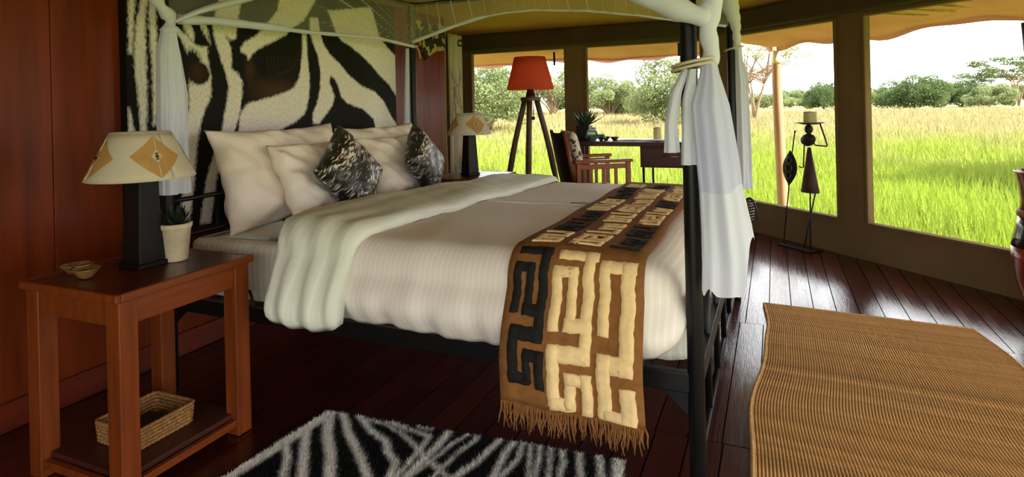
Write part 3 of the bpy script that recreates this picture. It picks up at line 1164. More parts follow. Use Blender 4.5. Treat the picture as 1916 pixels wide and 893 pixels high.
DY0, DY1, DXF = 1.72, 3.93, -0.262      # outline of the sides and the foot
YM = (DY0 + DY1) / 2


def top_z(x, y):
    """height of the duvet's top surface away from its edges"""
    t = (y - DY0) / (DY1 - DY0)
    return 0.735 - 0.075 * t + 0.006 * hash1(x * 3 + y, 0.3) + 0.004 * math.sin(y * 9 + x * 4) - 0.02 * max(0, (x + 0.55) / 0.35)


def side_prof(s, zt, zh, bul):
    """s 0..1 from inner top to hem: returns (outward offset from outline, z)"""
    r = 0.11
    if s < 0.45:
        a = s / 0.45 * PI / 2
        return (-r * (1 - math.sin(a)), zt - r * (1 - math.cos(a)))
    t = (s - 0.45) / 0.55
    z = zt - r + (zh - zt + r) * t
    return (bul * math.sin(t * PI) - 0.012 * t, z)


outl = []
rc = 0.16
xs_ = np.linspace(-1.60, DXF - rc, 60)
for x in xs_:
    outl.append((x, DY0, 0, -1, x, YM))
for k in range(1, 10):
    a = -PI / 2 + k / 10 * PI / 2
    outl.append((DXF - rc + rc * math.cos(a), DY0 + rc + rc * math.sin(a), math.cos(a), math.sin(a), DXF - rc - 0.55, YM))
for y in np.linspace(DY0 + rc, DY1 - rc, 50):
    outl.append((DXF, y, 1, 0, DXF - rc - 0.55, YM))
for k in range(1, 10):
    a = k / 10 * PI / 2
    outl.append((DXF - rc + rc * math.cos(a), DY1 - rc + rc * math.sin(a), math.cos(a), math.sin(a), DXF - rc - 0.55, YM))
for x in xs_[::-1]:
    outl.append((x, DY1, 0, 1, x, YM))
rows_ = []
for i, (x, y, nx, ny, mx, my) in enumerate(outl):
    arc = i * 0.03
    row = []
    inner = (x - nx * 0.11, y - ny * 0.11)
    for k in range(16):
        t = k / 16
        px, py = mx + (inner[0] - mx) * t, my + (inner[1] - my) * t
        row.append((px, py, top_z(px, py)))
    zt = top_z(*inner)
    foot = max(0.0, nx)
    corner = max(0.0, 1 - abs(nx - 0.6) * 2.2) if ny < 0 else 0.0
    zh = 0.44 + 0.012 * hash1(arc * 2.2, 0.5) + 0.04 * foot - 0.02 * corner
    for k in range(23):
        s = k / 22
        o, z = side_prof(s, zt, zh, 0.05 * (1 - 0.45 * foot))
        amp = max(0, s - 0.3)
        o += amp * (0.012 * hash1(arc * 5.1 + s * 0.8, 1.0) + 0.009 * math.sin(arc * 26 + s * 2.4) + 0.006 * math.sin(arc * 47 - s * 3)) + corner * 0.02 * math.sin(s * 9)
        row.append((x + nx * o, y + ny * o, z))
    # turned under at the hem
    for d, dz in ((-0.02, 0.006), (-0.045, 0.03)):
        row.append((row[15 + 23][0] + nx * d, row[15 + 23][1] + ny * d, row[15 + 23][2] + dz))
    rows_.append(row)
duvet = empty('duvet', (-1.2, 2.83, 0.637), 0, 'blush white striped duvet spread over the bed', 'duvet')
dl = local(duvet)
MB().grid([[dl(p) for p in r_] for r_ in rows_]).build('cover', 'duvet', duvet, smooth=True, solid=0.012, off=-1)


# cross-section of the bed linen along y, used by the turned-down fold and the runner
def linen_path(s, lift, x, hem_near, hem_far, extra=0.0, push=0.0):
    """s in metres from the near hem across the top to the far hem -> (y, z)"""
    ztn, ztf = top_z(x, DY0 + 0.11) + lift, top_z(x, DY1 - 0.11) + lift
    r = 0.11
    bul = 0.05 + lift + push
    H1 = ztn - r - hem_near
    arc = r * PI / 2
    flat = (DY1 - DY0) - 2 * r
    H2 = ztf - r - hem_far
    if s < H1:
        t = s / H1
        z = hem_near + H1 * t
        tt = min(1, max(0, (ztn - r - z) / 0.2))
        y = DY0 - bul * math.sin(min(1, tt * 0.7 + 0.0) * PI * 0.62) - lift * 0.3 - extra * (1 - t)
        return y, z
    s -= H1
    if s < arc:
        a = s / arc * PI / 2
        return DY0 + r - (r + lift * 0.3) * math.cos(a), ztn - r + r * math.sin(a)
    s -= arc
    if s < flat:
        y = DY0 + r + s
        return y, top_z(x, y) + lift
    s -= flat
    if s < arc:
        a = s / arc * PI / 2
        return DY1 - r + (r + lift * 0.3) * math.sin(a), ztf - r * (1 - math.cos(a))
    s -= arc
    t = min(1, s / H2)
    return DY1 + bul * math.sin(min(1, t * 1.2) * PI * 0.5), ztf - r - H2 * t


def linen_len(x, lift, hem_near, hem_far):
    ztn, ztf = top_z(x, DY0 + 0.11) + lift, top_z(x, DY1 - 0.11) + lift
    return (ztn - 0.11 - hem_near) + (ztf - 0.11 - hem_far) + 0.11 * PI + (DY1 - DY0) - 0.22


# turned-down fold: a puffed band across the bed
rows_ = []
NSF, NW = 110, 26
for i in range(NSF + 1):
    q = i / NSF
    L = linen_len(-1.6, 0.02, 0.425, 0.43)
    s = q * L
    row_t, row_b = [], []
    yq, zq = linen_path(s, 0.0, -1.6, 0.425, 0.43)
    near = min(1, max(0, (yq - 1.70) / 0.5))
    far = min(1, max(0, (3.9 - yq) / 1.2))
    xl = -1.70 - 0.19 * math.sin(near * PI / 2) + 0.10 * (1 - far)
    xr = -1.375 + 0.02 * math.sin(near * PI / 2) + 0.02 * hash1(s * 2)
    endt = min(1.0, min(s, L - s) / 0.06)
    for j in range(NW + 1):
        w = j / NW
        x = xl + (xr - xl) * w
        puff = 0.006 + 0.045 * (max(0, 1 - (2 * w - 1) ** 6)) ** 0.5 * (0.35 + 0.65 * math.sqrt(max(endt, 0)))
        puff += 0.007 * math.sin(w * 21 + s * 2.5 + math.sin(s * 6)) * (1 - near * 0.75) + 0.004 * hash1(s * 7 + w * 3)
        y, z = linen_path(s, puff, x, 0.425 + 0.035 * abs(2 * w - 1) ** 5, 0.43)
        row_t.append((x, y, z))
    rows_.append(row_t)
MB().grid([[dl(p) for p in r_] for r_ in rows_]).build('turned_down_fold', 'fold', duvet, smooth=True, solid=0.01, off=-1)

# ------------------------------------------------------------------ bed runner
runner = empty('bed_runner', (-0.58, 2.83, 0.74), 0, 'brown raffia bed runner with cream and black maze patches', 'bed runner')
rl = local(runner)
RW = 0.43
HN, HF = 0.318, 0.33
RLEN = linen_len(-0.58, 0.012, HN, HF)


def run_pt(s, w, lift=0.012):
    """s metres along the runner from its near hem, w 0..RW across it"""
    t = min(1, max(0, (s - 0.5) / 2.0))
    x = -0.785 + w - 0.075 * t + 0.012 * math.sin(s * 1.7) * (1 - w / RW)
    if s < 0.45:
        x += 0.02 * (1 - s / 0.45)
    y, z = linen_path(s, lift, x, HN, HF, push=0.028)
    if s < 0.4:
        y += 0.006 * math.sin(w * 26 + 0.5) * (0.4 - s) / 0.4
    return Vector((x, y, z))


rows_ = []
NS_, NW_ = 170, 14
for i in range(NS_ + 1):
    s = RLEN * i / NS_
    rows_.append([rl(run_pt(s, RW * j / NW_)) for j in range(NW_ + 1)])
MB().grid(rows_).build('cloth', 'runner', runner, smooth=True, solid=0.004, off=-1)


def patch(strokes, s0, s1, w0, w1, mat):
    """maze-like applique: thick strokes in a unit cell (u across, v up), laid on the runner"""
    mb = MB()
    n = 0
    for pts, wd in strokes:
        for (a, b) in zip(pts[:-1], pts[1:]):
            n += 1
            hw = wd / 2
            A, B = Vector(((w0 + (w1 - w0) * a[0]), (s0 + (s1 - s0) * a[1]))), Vector(((w0 + (w1 - w0) * b[0]), (s0 + (s1 - s0) * b[1])))
            d = B - A
            ln = d.length
            if ln < 1e-4:
                continue
            d /= ln
            pn = Vector((-d.y, d.x))
            k = max(2, int((ln + 2 * hw) / 0.02))
            top, bot = [], []
            for i in range(k + 1):
                q = A + d * (-hw + (ln + 2 * hw) * i / k)
                rt, rb = [], []
                for e in (-1, -0.8, 0.8, 1):
                    r_ = q + pn * (hw * e * (1 + 0.07 * math.sin(i * 2.1 + n * 3 + e)))
                    sw = min(max(r_.x, 0.004), RW - 0.004)
                    lift = 0.0165 + 0.0002 * n if abs(e) < 0.9 else 0.0125
                    rt.append(rl(run_pt(max(r_.y, 0.0), sw, lift)))
                top.append(rt)
            mb.grid(top)
    return mb.build('patch', mat, runner, smooth=True)


def patch_rects(rects, mat):
    """maze-like applique cut from straight bands: rectangles (across, across, along, along) in metres on the runner"""
    mb = MB()
    for n, (w0, w1, s0, s1) in enumerate(rects):
        nw, ns = max(2, int((w1 - w0) / 0.012)), max(2, int((s1 - s0) / 0.015))
        us = [w0 - 0.0015] + list(np.linspace(w0, w1, nw + 1)) + [w1 + 0.0015]
        vs = [s0 - 0.0015] + list(np.linspace(s0, s1, ns + 1)) + [s1 + 0.0015]
        rows_ = []
        for a, v_ in enumerate(vs):
            row = []
            for b, u_ in enumerate(us):
                rim = a in (0, len(vs) - 1) or b in (0, len(us) - 1)
                wob = 0.0016 * math.sin(v_ * 170 + n * 2 + b) + 0.0016 * math.sin(v_ * 63 + n)
                wv = 0.0016 * math.sin(u_ * 150 + n * 3)
                row.append(rl(run_pt(max(v_ + wv, 0), min(max(u_ + wob, 0.002), RW - 0.002), 0.0125 if rim else 0.0165 + 0.00015 * n)))
            rows_.append(row)
        mb.grid(rows_)
    return mb.build('patch', mat, runner, smooth=True)


def zr(L):
    """bands measured on the hanging end, in units of 0.000977 m"""
    k = 0.000977
    out = []
    for x0, x1, y0, y1 in L:
        dr = ((y0 + y1) / 2 - 400) / 340 * 20
        out.append(((x0 - 50 - dr) * k, (x1 - 50 - dr) * k, (772 - y1) * k, (772 - y0) * k))
    return out


R_LEFT = zr([(75, 190, 308, 340), (163, 192, 308, 585), (76, 102, 372, 517), (76, 142, 372, 400), (119, 144, 372, 502), (119, 190, 490, 520), (92, 190, 550, 586),
             (92, 122, 550, 702), (98, 166, 680, 711), (144, 167, 610, 702), (144, 206, 610, 640), (184, 210, 610, 717)])
R_MID = zr([(215, 342, 315, 350), (309, 342, 315, 630), (210, 241, 375, 550), (210, 286, 375, 406), (261, 289, 375, 532), (261, 335, 515, 549), (224, 346, 585, 629),
            (224, 259, 585, 757), (234, 306, 730, 766), (279, 309, 658, 762), (279, 352, 658, 691), (329, 359, 658, 772)])
R_RIGHT = zr([(359, 391, 343, 549), (359, 464, 343, 383), (429, 469, 343, 642), (374, 471, 595, 641), (374, 413, 595, 780), (394, 488, 744, 784), (444, 487, 676, 784)])
M_A = [([(.05, .9), (.9, .9), (.9, .55), (.1, .55), (.1, .1), (.9, .1), (.9, .3), (.4, .3)], 0.025)]
M_B = [([(.1, .05), (.1, .92), (.9, .92), (.9, .5), (.45, .5), (.45, .68)], 0.025), ([(.4, .08), (.9, .08), (.9, .3), (.1, .3)], 0.022)]
M_C = [([(.05, .1), (.92, .1), (.92, .45), (.3, .45), (.3, .9), (.92, .9), (.92, .7), (.55, .7)], 0.025)]
TOPZ = 0.46       # arc length where the runner reaches the top
c0, c1, c2 = (0.045, 0.135), (0.175, 0.275), (0.315, 0.39)
patch_rects(R_LEFT, 'raffia_black')
patch_rects(R_MID, 'raffia_tan')
patch_rects(R_RIGHT, 'raffia_tan')
s = 0.475
pats = [M_A, M_B, M_C]
col_plan = [['raffia_tan', 'raffia_tan', 'raffia_black'], ['raffia_black', 'raffia_tan', 'raffia_black'], ['raffia_black', 'raffia_tan', 'raffia_tan'],
            ['raffia_tan', 'raffia_tan', 'raffia_tan'], ['raffia_tan', 'raffia_tan', 'raffia_black'], ['raffia_black', 'raffia_tan', 'raffia_tan'],
            ['raffia_black', 'raffia_tan', 'raffia_tan'], ['raffia_tan', 'raffia_black', 'raffia_tan']]
for k, cols in enumerate(col_plan):
    e = s + 0.235
    for j, (cc, mt) in enumerate(zip((c0, c1, c2), cols)):
        patch(pats[(k + j) % 3], s + 0.015, e - 0.015, *cc, mt)
    s = e + 0.004
# knotted fringe on both short ends
mb = MB()
for near in (True, False):
    for i in range(120):
        w = RW * (i + 0.5) / 120
        s = 0.0 if near else RLEN
        p = run_pt(s, w)
        pts = [p]
        dx, dy = random.uniform(-.012, .012), random.uniform(-.008, .008)
        ln = random.uniform(0.045, 0.085)
        for k in range(1, 4):
            t = k / 3
            pts.append(p + Vector((dx * t + random.uniform(-.006, .006), dy * t, -ln * t)))
        mb.tube([rl(q) for q in pts], [0.0032, 0.003, 0.0025, 0.0012], 4)
fr = mb.build('fringe', 'runner', runner, smooth=True)
fr['kind'] = 'stuff'


# ------------------------------------------------------------------ pillows and cushions
def pillow_mesh(w, h, t, corner=0.10, seed=0, N=40, wr=0.006):
    """pillow lying in local x (width) / y (height), thick along z; corners drawn out"""
    r = random.Random(seed)
    ph = [r.uniform(0, 6) for _ in range(8)]
    mb = MB()
    for side in (1, -1):
        rows_ = []
        for i in range(N + 1):
            a = -1 + 2 * i / N
            a = math.copysign(abs(a) ** 0.85, a)
            row = []
            for j in range(N + 1):
                b = -1 + 2 * j / N
                b = math.copysign(abs(b) ** 0.85, b)
                pin = 1 - corner * (1 - b * b) * abs(a) ** 3
                pin2 = 1 - corner * (1 - a * a) * abs(b) ** 3
                x, y = a * w / 2 * pin, b * h / 2 * pin2
                e = max(0.0, (1 - a ** 4) * (1 - b ** 4)) ** 0.55
                z = side * t / 2 * e
                edge = (1 - e)
                z += wr * (math.sin(a * 7 + b * 3 + ph[0]) + math.sin(b * 9 - a * 4 + ph[1]) + 0.7 * math.sin(a * 17 + b * 13 + ph[2])) * e * (0.35 + edge)
                z += side * wr * 0.8 * math.sin(math.atan2(b, a) * 14 + ph[3]) * edge * e * 3
                row.append((x, y, z))
            rows_.append(row)
        mb.grid(rows_)
    return mb


def pillow(name, label, cat, w, h, t, base, rz, tilt, mat, seed, corner=0.1, spin=0.0, group=None, wr=0.014, flange=0.0):
    """stands on its lower edge at `base`, facing local +x direction rz, leaning back by tilt"""
    mb = pillow_mesh(w, h, t, corner, seed, wr=wr)
    o = mb.build(name, mat, None, smooth=True)
    bm = bmesh.new()
    bm.from_mesh(o.data)
    bmesh.ops.remove_doubles(bm, verts=bm.verts, dist=0.0008)
    bmesh.ops.recalc_face_normals(bm, faces=bm.faces)
    bm.to_mesh(o.data)
    bm.free()
    # local: width -> y axis, height -> z axis, thickness -> x axis
    Rm = Matrix.Rotation(rz, 4, 'Z') @ Matrix.Rotation(-tilt, 4, 'Y') @ Matrix(((0, 0, 1, 0), (1, 0, 0, 0), (0, 1, 0, 0), (0, 0, 0, 1))) @ Matrix.Rotation(spin, 4, 'Z')
    hh = h / 2 if not spin else (w + h) / 2 * 0.64
    upv = (Matrix.Rotation(rz, 4, 'Z') @ Matrix.Rotation(-tilt, 4, 'Y')) @ Vector((0, 0, hh))
    o.matrix_world = Matrix.Translation(Vector(base) + upv) @ Rm
    tag(o, label, cat, group)
    return o


pillow('pillow', 'large cream pillow nearest the near bedside table, against the headboard', 'pillow', 0.86, 0.50, 0.19, (-2.235, 2.40, 0.630), 0, math.radians(17), 'pillow', 1, group='cream bed pillows')
pillow('pillow', 'large cream pillow against the headboard on the far side', 'pillow', 0.84, 0.47, 0.19, (-2.235, 3.27, 0.630), 0, math.radians(18), 'pillow', 2, group='cream bed pillows')
pillow('pillow', 'smaller cream pillow in front, leaning behind the nearer tiger cushion', 'pillow', 0.66, 0.43, 0.17, (-2.045, 2.50, 0.632), 0.03, math.radians(24), 'pillow', 3, group='cream bed pillows')
pillow('pillow', 'smaller cream pillow in front, between the two tiger cushions', 'pillow', 0.64, 0.42, 0.17, (-2.05, 3.16, 0.632), -0.02, math.radians(24), 'pillow', 4, group='cream bed pillows')
pillow('scatter_cushion', 'tiger-striped black and white cushion on its corner, nearer one', 'cushion', 0.36, 0.36, 0.15, (-1.87, 2.46, 0.66), 0.0, math.radians(22), 'tiger', 5, 0.07, math.radians(38), 'tiger-striped cushions', wr=0.004)
pillow('scatter_cushion', 'tiger-striped black and white cushion by the far bedside lamp', 'cushion', 0.34, 0.34, 0.14, (-1.90, 3.20, 0.655), 0.12, math.radians(20), 'tiger', 6, 0.07, math.radians(40), 'tiger-striped cushions', wr=0.004)

# ------------------------------------------------------------------ zebra print on the wall
ZY0, ZY1, ZZ0, ZZ1 = 1.802, 3.905, 0.62, 1.955
ZEBRA = {
    "A": [(1.821,1.752),(1.850,1.757),(1.849,1.708),(1.842,1.609),(1.830,1.462),(1.814,1.461)],
    "A2": [(1.808,1.219),(1.822,1.186),(1.831,1.105),(1.825,0.895),(1.800,0.898)],
    "B": [(1.884,1.762),(1.917,1.768),(1.903,1.666),(1.897,1.566),(1.898,1.441),(1.898,1.342),(1.897,1.217),(1.889,1.102),(1.880,0.723),(1.861,0.726),(1.865,0.972),(1.864,1.103),(1.858,1.218),(1.848,1.341),(1.840,1.438),(1.847,1.544),(1.859,1.627),(1.879,1.712)],
    "Cc": [(1.924,1.769),(1.955,1.774),(1.952,1.664),(1.953,1.512),(1.952,1.301),(1.939,1.133),(1.925,1.133),(1.927,1.384),(1.918,1.551),(1.916,1.659)],
    "D": [(2.021,1.585),(2.057,1.590),(2.087,1.584),(2.116,1.569),(2.150,1.538),(2.186,1.519),(2.228,1.522),(2.233,1.442),(2.248,1.359),(2.243,1.267),(2.211,1.212),(2.181,1.140),(2.157,1.033),(2.145,0.944),(2.131,0.812),(2.101,0.639),(2.050,0.649),(2.071,0.820),(2.084,0.950),(2.094,1.126),(2.116,1.214),(2.114,1.302),(2.125,1.365),(2.137,1.410),(2.118,1.454),(2.104,1.506),(2.076,1.561)],
    "S1": [(2.059,1.664),(2.104,1.670),(2.133,1.633),(2.156,1.573),(2.147,1.538),(2.121,1.570),(2.097,1.612)],
    "S2": [(2.169,1.669),(2.201,1.673),(2.231,1.617),(2.248,1.540),(2.219,1.579)],
    "E": [(2.319,1.833),(2.461,1.856),(2.439,1.736),(2.419,1.655),(2.411,1.582),(2.378,1.568),(2.341,1.595),(2.374,1.535),(2.378,1.468),(2.376,1.420),(2.417,1.393),(2.446,1.355),(2.444,1.286),(2.437,1.247),(2.422,1.170),(2.397,1.112),(2.378,1.056),(2.312,0.965),(2.264,0.839),(2.225,0.615),(2.162,0.627),(2.204,0.847),(2.251,0.971),(2.304,1.084),(2.323,1.172),(2.343,1.248),(2.356,1.324),(2.335,1.400),(2.309,1.465),(2.288,1.529),(2.268,1.592),(2.264,1.638),(2.288,1.716)],
    "Fb": [(2.439,1.535),(2.471,1.570),(2.547,1.609),(2.594,1.649),(2.713,1.771),(2.745,1.903),(3.103,1.961),(2.933,1.744),(2.802,1.665),(2.779,1.636),(2.679,1.590),(2.571,1.540),(2.519,1.506),(2.492,1.470),(2.481,1.499),(2.444,1.511)],
    "G": [(2.425,1.169),(2.455,1.208),(2.485,1.235),(2.562,1.246),(2.655,1.267),(2.754,1.293),(2.828,1.321),(2.875,1.376),(2.892,1.443),(2.908,1.532),(2.915,1.654),(2.949,1.657),(2.951,1.579),(2.956,1.479),(2.969,1.390),(2.962,1.289),(2.938,1.200),(2.914,1.161),(2.836,1.115),(2.747,1.084),(2.676,1.056),(2.634,0.999),(2.404,0.967),(2.414,1.073)],
    "H": [(2.981,1.761),(3.055,1.770),(3.076,1.675),(3.099,1.613),(3.157,1.548),(3.244,1.494),(3.353,1.413),(3.487,1.342),(3.632,1.305),(3.739,1.239),(3.826,1.131),(3.941,1.016),(3.930,0.768),(3.699,0.791),(3.646,1.012),(3.613,1.110),(3.501,1.178),(3.327,1.224),(3.263,1.266),(3.238,1.338),(3.204,1.385),(3.161,1.407),(3.151,1.360),(3.200,1.266),(3.171,1.208),(3.109,1.150),(3.040,1.095),(2.991,1.097),(2.986,1.154),(3.028,1.221),(3.060,1.312),(3.071,1.427),(3.051,1.518),(3.011,1.595),(2.981,1.666)],
    "I": [(3.150,1.828),(3.233,1.684),(3.277,1.646),(3.360,1.620),(3.476,1.568),(3.597,1.499),(3.702,1.424),(3.812,1.361),(3.950,1.238),(3.963,1.558),(3.880,1.595),(3.801,1.643),(3.713,1.703),(3.653,1.841),(3.613,1.914)],
}
zp = empty('zebra_wall_print', (XW, (ZY0 + ZY1) / 2, ZZ0), 0, 'huge close-up zebra eye print covering the wall behind the bed', 'wall art')
zlo = local(zp)
p, q = zlo((XW, ZY0, ZZ0)), zlo((-2.657, ZY1, ZZ1))
MB().box(p.x + 0.001, q.x, p.y, q.y, p.z, q.z).build('board', 'black_metal', zp)
NY, NZ = 300, 190
gy_, gz_ = np.meshgrid(np.linspace(ZY0, ZY1, NY), np.linspace(ZZ0, ZZ1, NZ))
sd = np.full(gy_.shape, -1.0)
for poly in ZEBRA.values():
    sd = np.maximum(sd, poly_sdf(gy_, gz_, poly))
spot = 0.045 - np.hypot((gy_ - 2.177) * 0.9, (gz_ - 1.385))
spot = np.maximum(spot, 0.03 - np.hypot((gy_ - 2.14) * 0.8, (gz_ - 1.42) * 0.5))
sd = np.minimum(sd, -spot - 0.012)
sd = np.clip(sd, -0.06, 0.06)
br = np.clip(1 - np.hypot((gy_ - 2.70) / 0.26, (gz_ - 1.30) / 0.10), 0, 1) * 1.2 + np.clip(1 - np.hypot((gy_ - 2.50) / 0.05, (gz_ - 1.42) / 0.10), 0, 1)
br = br + 0.8 * np.exp(-((gy_ - 2.17) / 0.05) ** 2 - ((gz_ - 1.39) / 0.05) ** 2)
for k in range(9):
    a0 = 2.62 + 0.028 * k
    d_ = line_sdf(gy_, gz_, [(a0, 1.50), (a0 + 0.012, 1.44), (a0 + 0.035, 1.385)], 0.006)
    br = br + 0.45 * np.clip(d_ / 0.004, 0, 1)
for k in range(5):
    d_ = line_sdf(gy_, gz_, [(2.47 + 0.02 * k, 1.42), (2.50 + 0.028 * k, 1.30), (2.53 + 0.03 * k, 1.22 + 0.01 * k)], 0.004)
    br = br + 0.5 * np.clip(d_ / 0.004, 0, 1)
arc = [(2.88 - 0.19 * (1 - math.cos(t)), 1.56 - 0.16 * math.sin(t)) for t in np.linspace(0.1, 1.5, 12)]
br = br + 0.6 * np.clip(line_sdf(gy_, gz_, arc, 0.006) / 0.004, 0, 1)
V = np.stack([np.full(gy_.size, 0.0445), gy_.ravel() - zp.location.y, gz_.ravel() - zp.location.z], -1)
idx = np.arange(NY * NZ).reshape(NZ, NY)
Fq = np.stack([idx[:-1, :-1], idx[:-1, 1:], idx[1:, 1:], idx[1:, :-1]], -1).reshape(-1, 4)
zpo = np_mesh('print', V, Fq, 'zebra_print', zp)
attr(zpo, 'sdf', sd)
attr(zpo, 'brown', np.clip(br, 0, 1))
# glassy eyeball rim and lashes of the printed eye are flat print: thin dark-grey arc
# ------------------------------------------------------------------ mosquito net
net = empty('mosquito_net', ((BX0 + BX1) / 2, (BY0 + BY1) / 2, ZT), 0, 'sheer white mosquito net gathered and tied to the bed posts', 'mosquito net')
nl = local(net)


def valance(name, pt, top, hem, n_u=120, n_v=16, pleat=None):
    rows_, pl = [], []
    for i in range(n_u + 1):
        u = i / n_u
        row = []
        for j in range(n_v + 1):
            v = j / n_v
            z = hem(u) + (top - hem(u)) * v
            a, w = pleat(u, v, z)
            row.append(nl(pt(u, z, a)))
            pl.append(w)
        rows_.append(row)
    o = MB().grid(rows_).build(name, 'net', net, smooth=True)
    attr(o, 'pleat', pl)
    return o


def head_hem(u):
    ys_ = [0, .13, .42, .77, 1.0]
    zs_ = [1.60, 1.622, 1.628, 1.652, 1.628]
    return float(np.interp(u, ys_, zs_))


def head_pleat(u, v, z):
    y = BY0 + u * (BY1 - BY0)
    an = math.atan2(z - 1.60, BY1 + 0.05 - y)
    k = math.sin(an * 70 + 2 * math.sin(an * 9)) * 0.5 + 0.5
    amt = min(1, max(0, (u - 0.25) / 0.3))
    return (k - 0.5) * 0.012 * amt, (k ** 5) * amt


valance('head_valance', lambda u, z, a: (BX0 + 0.03 + a, BY0 + u * (BY1 - BY0), z), ZT, head_hem, 220, 24, pleat=head_pleat)


def side_hem(u):
    return float(np.interp(u, [0, .03, .16, .26, .35, .44, .61, .76, .87, 1.0], [1.655, 1.675, 1.752, 1.80, 1.818, 1.82, 1.782, 1.727, 1.672, 1.62]))


def side_pleat(u, v, z):
    k = math.sin(u * 150 + 3 * math.sin(u * 17) + v * 2) * 0.5 + 0.5
    return (k - 0.5) * 0.014, k ** 9


valance('side_valance', lambda u, z, a: (BX0 + u * (BX1 - BX0), BY1 - 0.03 + a, z), ZT, side_hem, 260, 12, pleat=side_pleat)
for nm, P in (('hem', [(BX0 + 0.03, BY0 + u * (BY1 - BY0), head_hem(u)) for u in np.linspace(0.02, 0.99, 40)]),
              ('hem', [(BX0 + u * (BX1 - BX0), BY1 - 0.03, side_hem(u)) for u in np.linspace(0.01, 0.99, 50)])):
    r_ = 0.021 if P[0][1] < 3 else 0.013
    MB().tube([nl(p) for p in P], [r_ * (0.9 + 0.08 * math.sin(i * 1.3)) * (1.1 if i < 14 else 0.6) for i in range(len(P))], 10).build(nm, 'cotton', net, smooth=True)
# canopy sheet sagging inside the top frame
rows_, pl = [], []
for i in range(41):
    for_row = []
    for j in range(41):
        u, v = i / 40, j / 40
        sag = 0.05 * math.sin(PI * u) * math.sin(PI * v)
        k = math.sin((u * 60 + v * 14))
        pl.append(max(0, k) ** 6)
        for_row.append(nl((BX0 + u * (BX1 - BX0), BY0 + v * (BY1 - BY0), ZT + 0.012 - sag + 0.006 * k)))
    rows_.append(for_row)
o = MB().grid(rows_).build('canopy', 'net_top', net, smooth=True)
attr(o, 'pleat', pl)


def drape(secs, u, nf, seed, hem=None, rows=64, N=96, name='drape', mat='cotton', foldamp=1.0, span=(0.0, 1.0)):
    """gathered cloth hanging as a pleated sleeve; secs: (z, cx, cy, half width, half depth)"""
    r = random.Random(seed)
    ph = r.uniform(0, 6)
    S = np.array(secs, float)
    zz = np.linspace(span[0], span[1], rows + 1)
    t_in = np.linspace(0, 1, len(S))
    z_key = (S[0, 0] - S[:, 0]) / (S[0, 0] - S[-1, 0])
    U = Vector((u[0], u[1], 0)).normalized()
    Vv = Vector((-U.y, U.x, 0))
    hw_max = S[:, 3].max()
    pts = []
    for q in zz:
        vals = [np.interp(q, z_key, S[:, c]) for c in range(5)]
        z, cx, cy, hw, hd = vals
        row = []
        op = hw / hw_max
        for k in range(N):
            a = 2 * PI * k / N
            fa = (0.10 + 0.30 * op) * foldamp
            w1 = math.sin(nf * a + ph + 0.8 * math.sin(q * 4)) + 0.5 * math.sin((nf * 2 + 1) * a + ph * 2 + q * 2)
            du = hw * math.cos(a) * (1 + 0.06 * w1 * fa)
            dv = hd * math.sin(a) * (1 + fa * 0.9 * w1) + 0.22 * fa * hd * math.sin(a * nf * 1.0 + q * 1.5)
            p = Vector((cx, cy, z)) + U * du + Vv * dv
            if hem and q > 0.0:
                tt = math.cos(a)
                p.z += hem(tt, math.sin(a)) * q ** 4
            row.append(nl(p))
        row.append(row[0])
        pts.append(row)
    return MB().grid(pts).build(name, mat, net, smooth=True)


UR = (r0.x, r0.y)


def along(base, d):
    return (base[0] + UR[0] * d, base[1] + UR[1] * d)


# near foot post: twisted gather, tie, flared skirt with a slanting hem
NP = (BX1 - UR[1] * -0.035 * 1.0, BY0 - UR[0] * 0.045)


def sec(base, z, d, hw, hd, toward=0.0):
    x, y = along(base, d)
    return (z, x - fw.x * toward, y - fw.y * toward, hw, hd)


near_secs = [sec((BX1, BY0), 1.305, 0.040, 0.022, 0.022, 0.055), sec((BX1, BY0), 1.27, 0.042, 0.026, 0.026, 0.055), sec((BX1, BY0), 1.18, 0.040, 0.052, 0.034, 0.06),
             sec((BX1, BY0), 1.02, 0.056, 0.058, 0.036, 0.065), sec((BX1, BY0), 0.95, 0.062, 0.058, 0.038, 0.065),
             sec((BX1, BY0), 0.80, 0.078, 0.068, 0.040, 0.065), sec((BX1, BY0), 0.725, 0.080, 0.074, 0.042, 0.065)]
near_hem = lambda c, s_: (0.085 * max(0, (c - 0.2) / 0.8) if c > 0.2 else 0.0) - 0.07 * (1 if c < 0.35 else max(0, 1 - (c - 0.35) * 6)) + 0.012 * math.sin(s_ * 9)
drape(near_secs, UR, 4, 3, hem=near_hem, foldamp=0.75, span=(0.0, 0.62), mat='net_cotton')
drape(near_secs, UR, 4, 3, hem=near_hem, foldamp=0.75, span=(0.62, 1.0), name='drape_border')
# a hem seam line, the border cloth
tw = []
for k in range(40):
    t = k / 39
    x, y = along((BX1, BY0), 0.055 - 0.012 * t + 0.006 * math.sin(t * 9))
    tw.append(nl((x - fw.x * (0.05), y - fw.y * 0.05, 1.50 - 0.20 * t)))
MB().tube(tw, [0.027 - 0.004 * (k / 39) + 0.0015 * math.sin(k * 0.55) for k in range(40)], 14).build('twisted_gather', 'cotton', net, smooth=True)
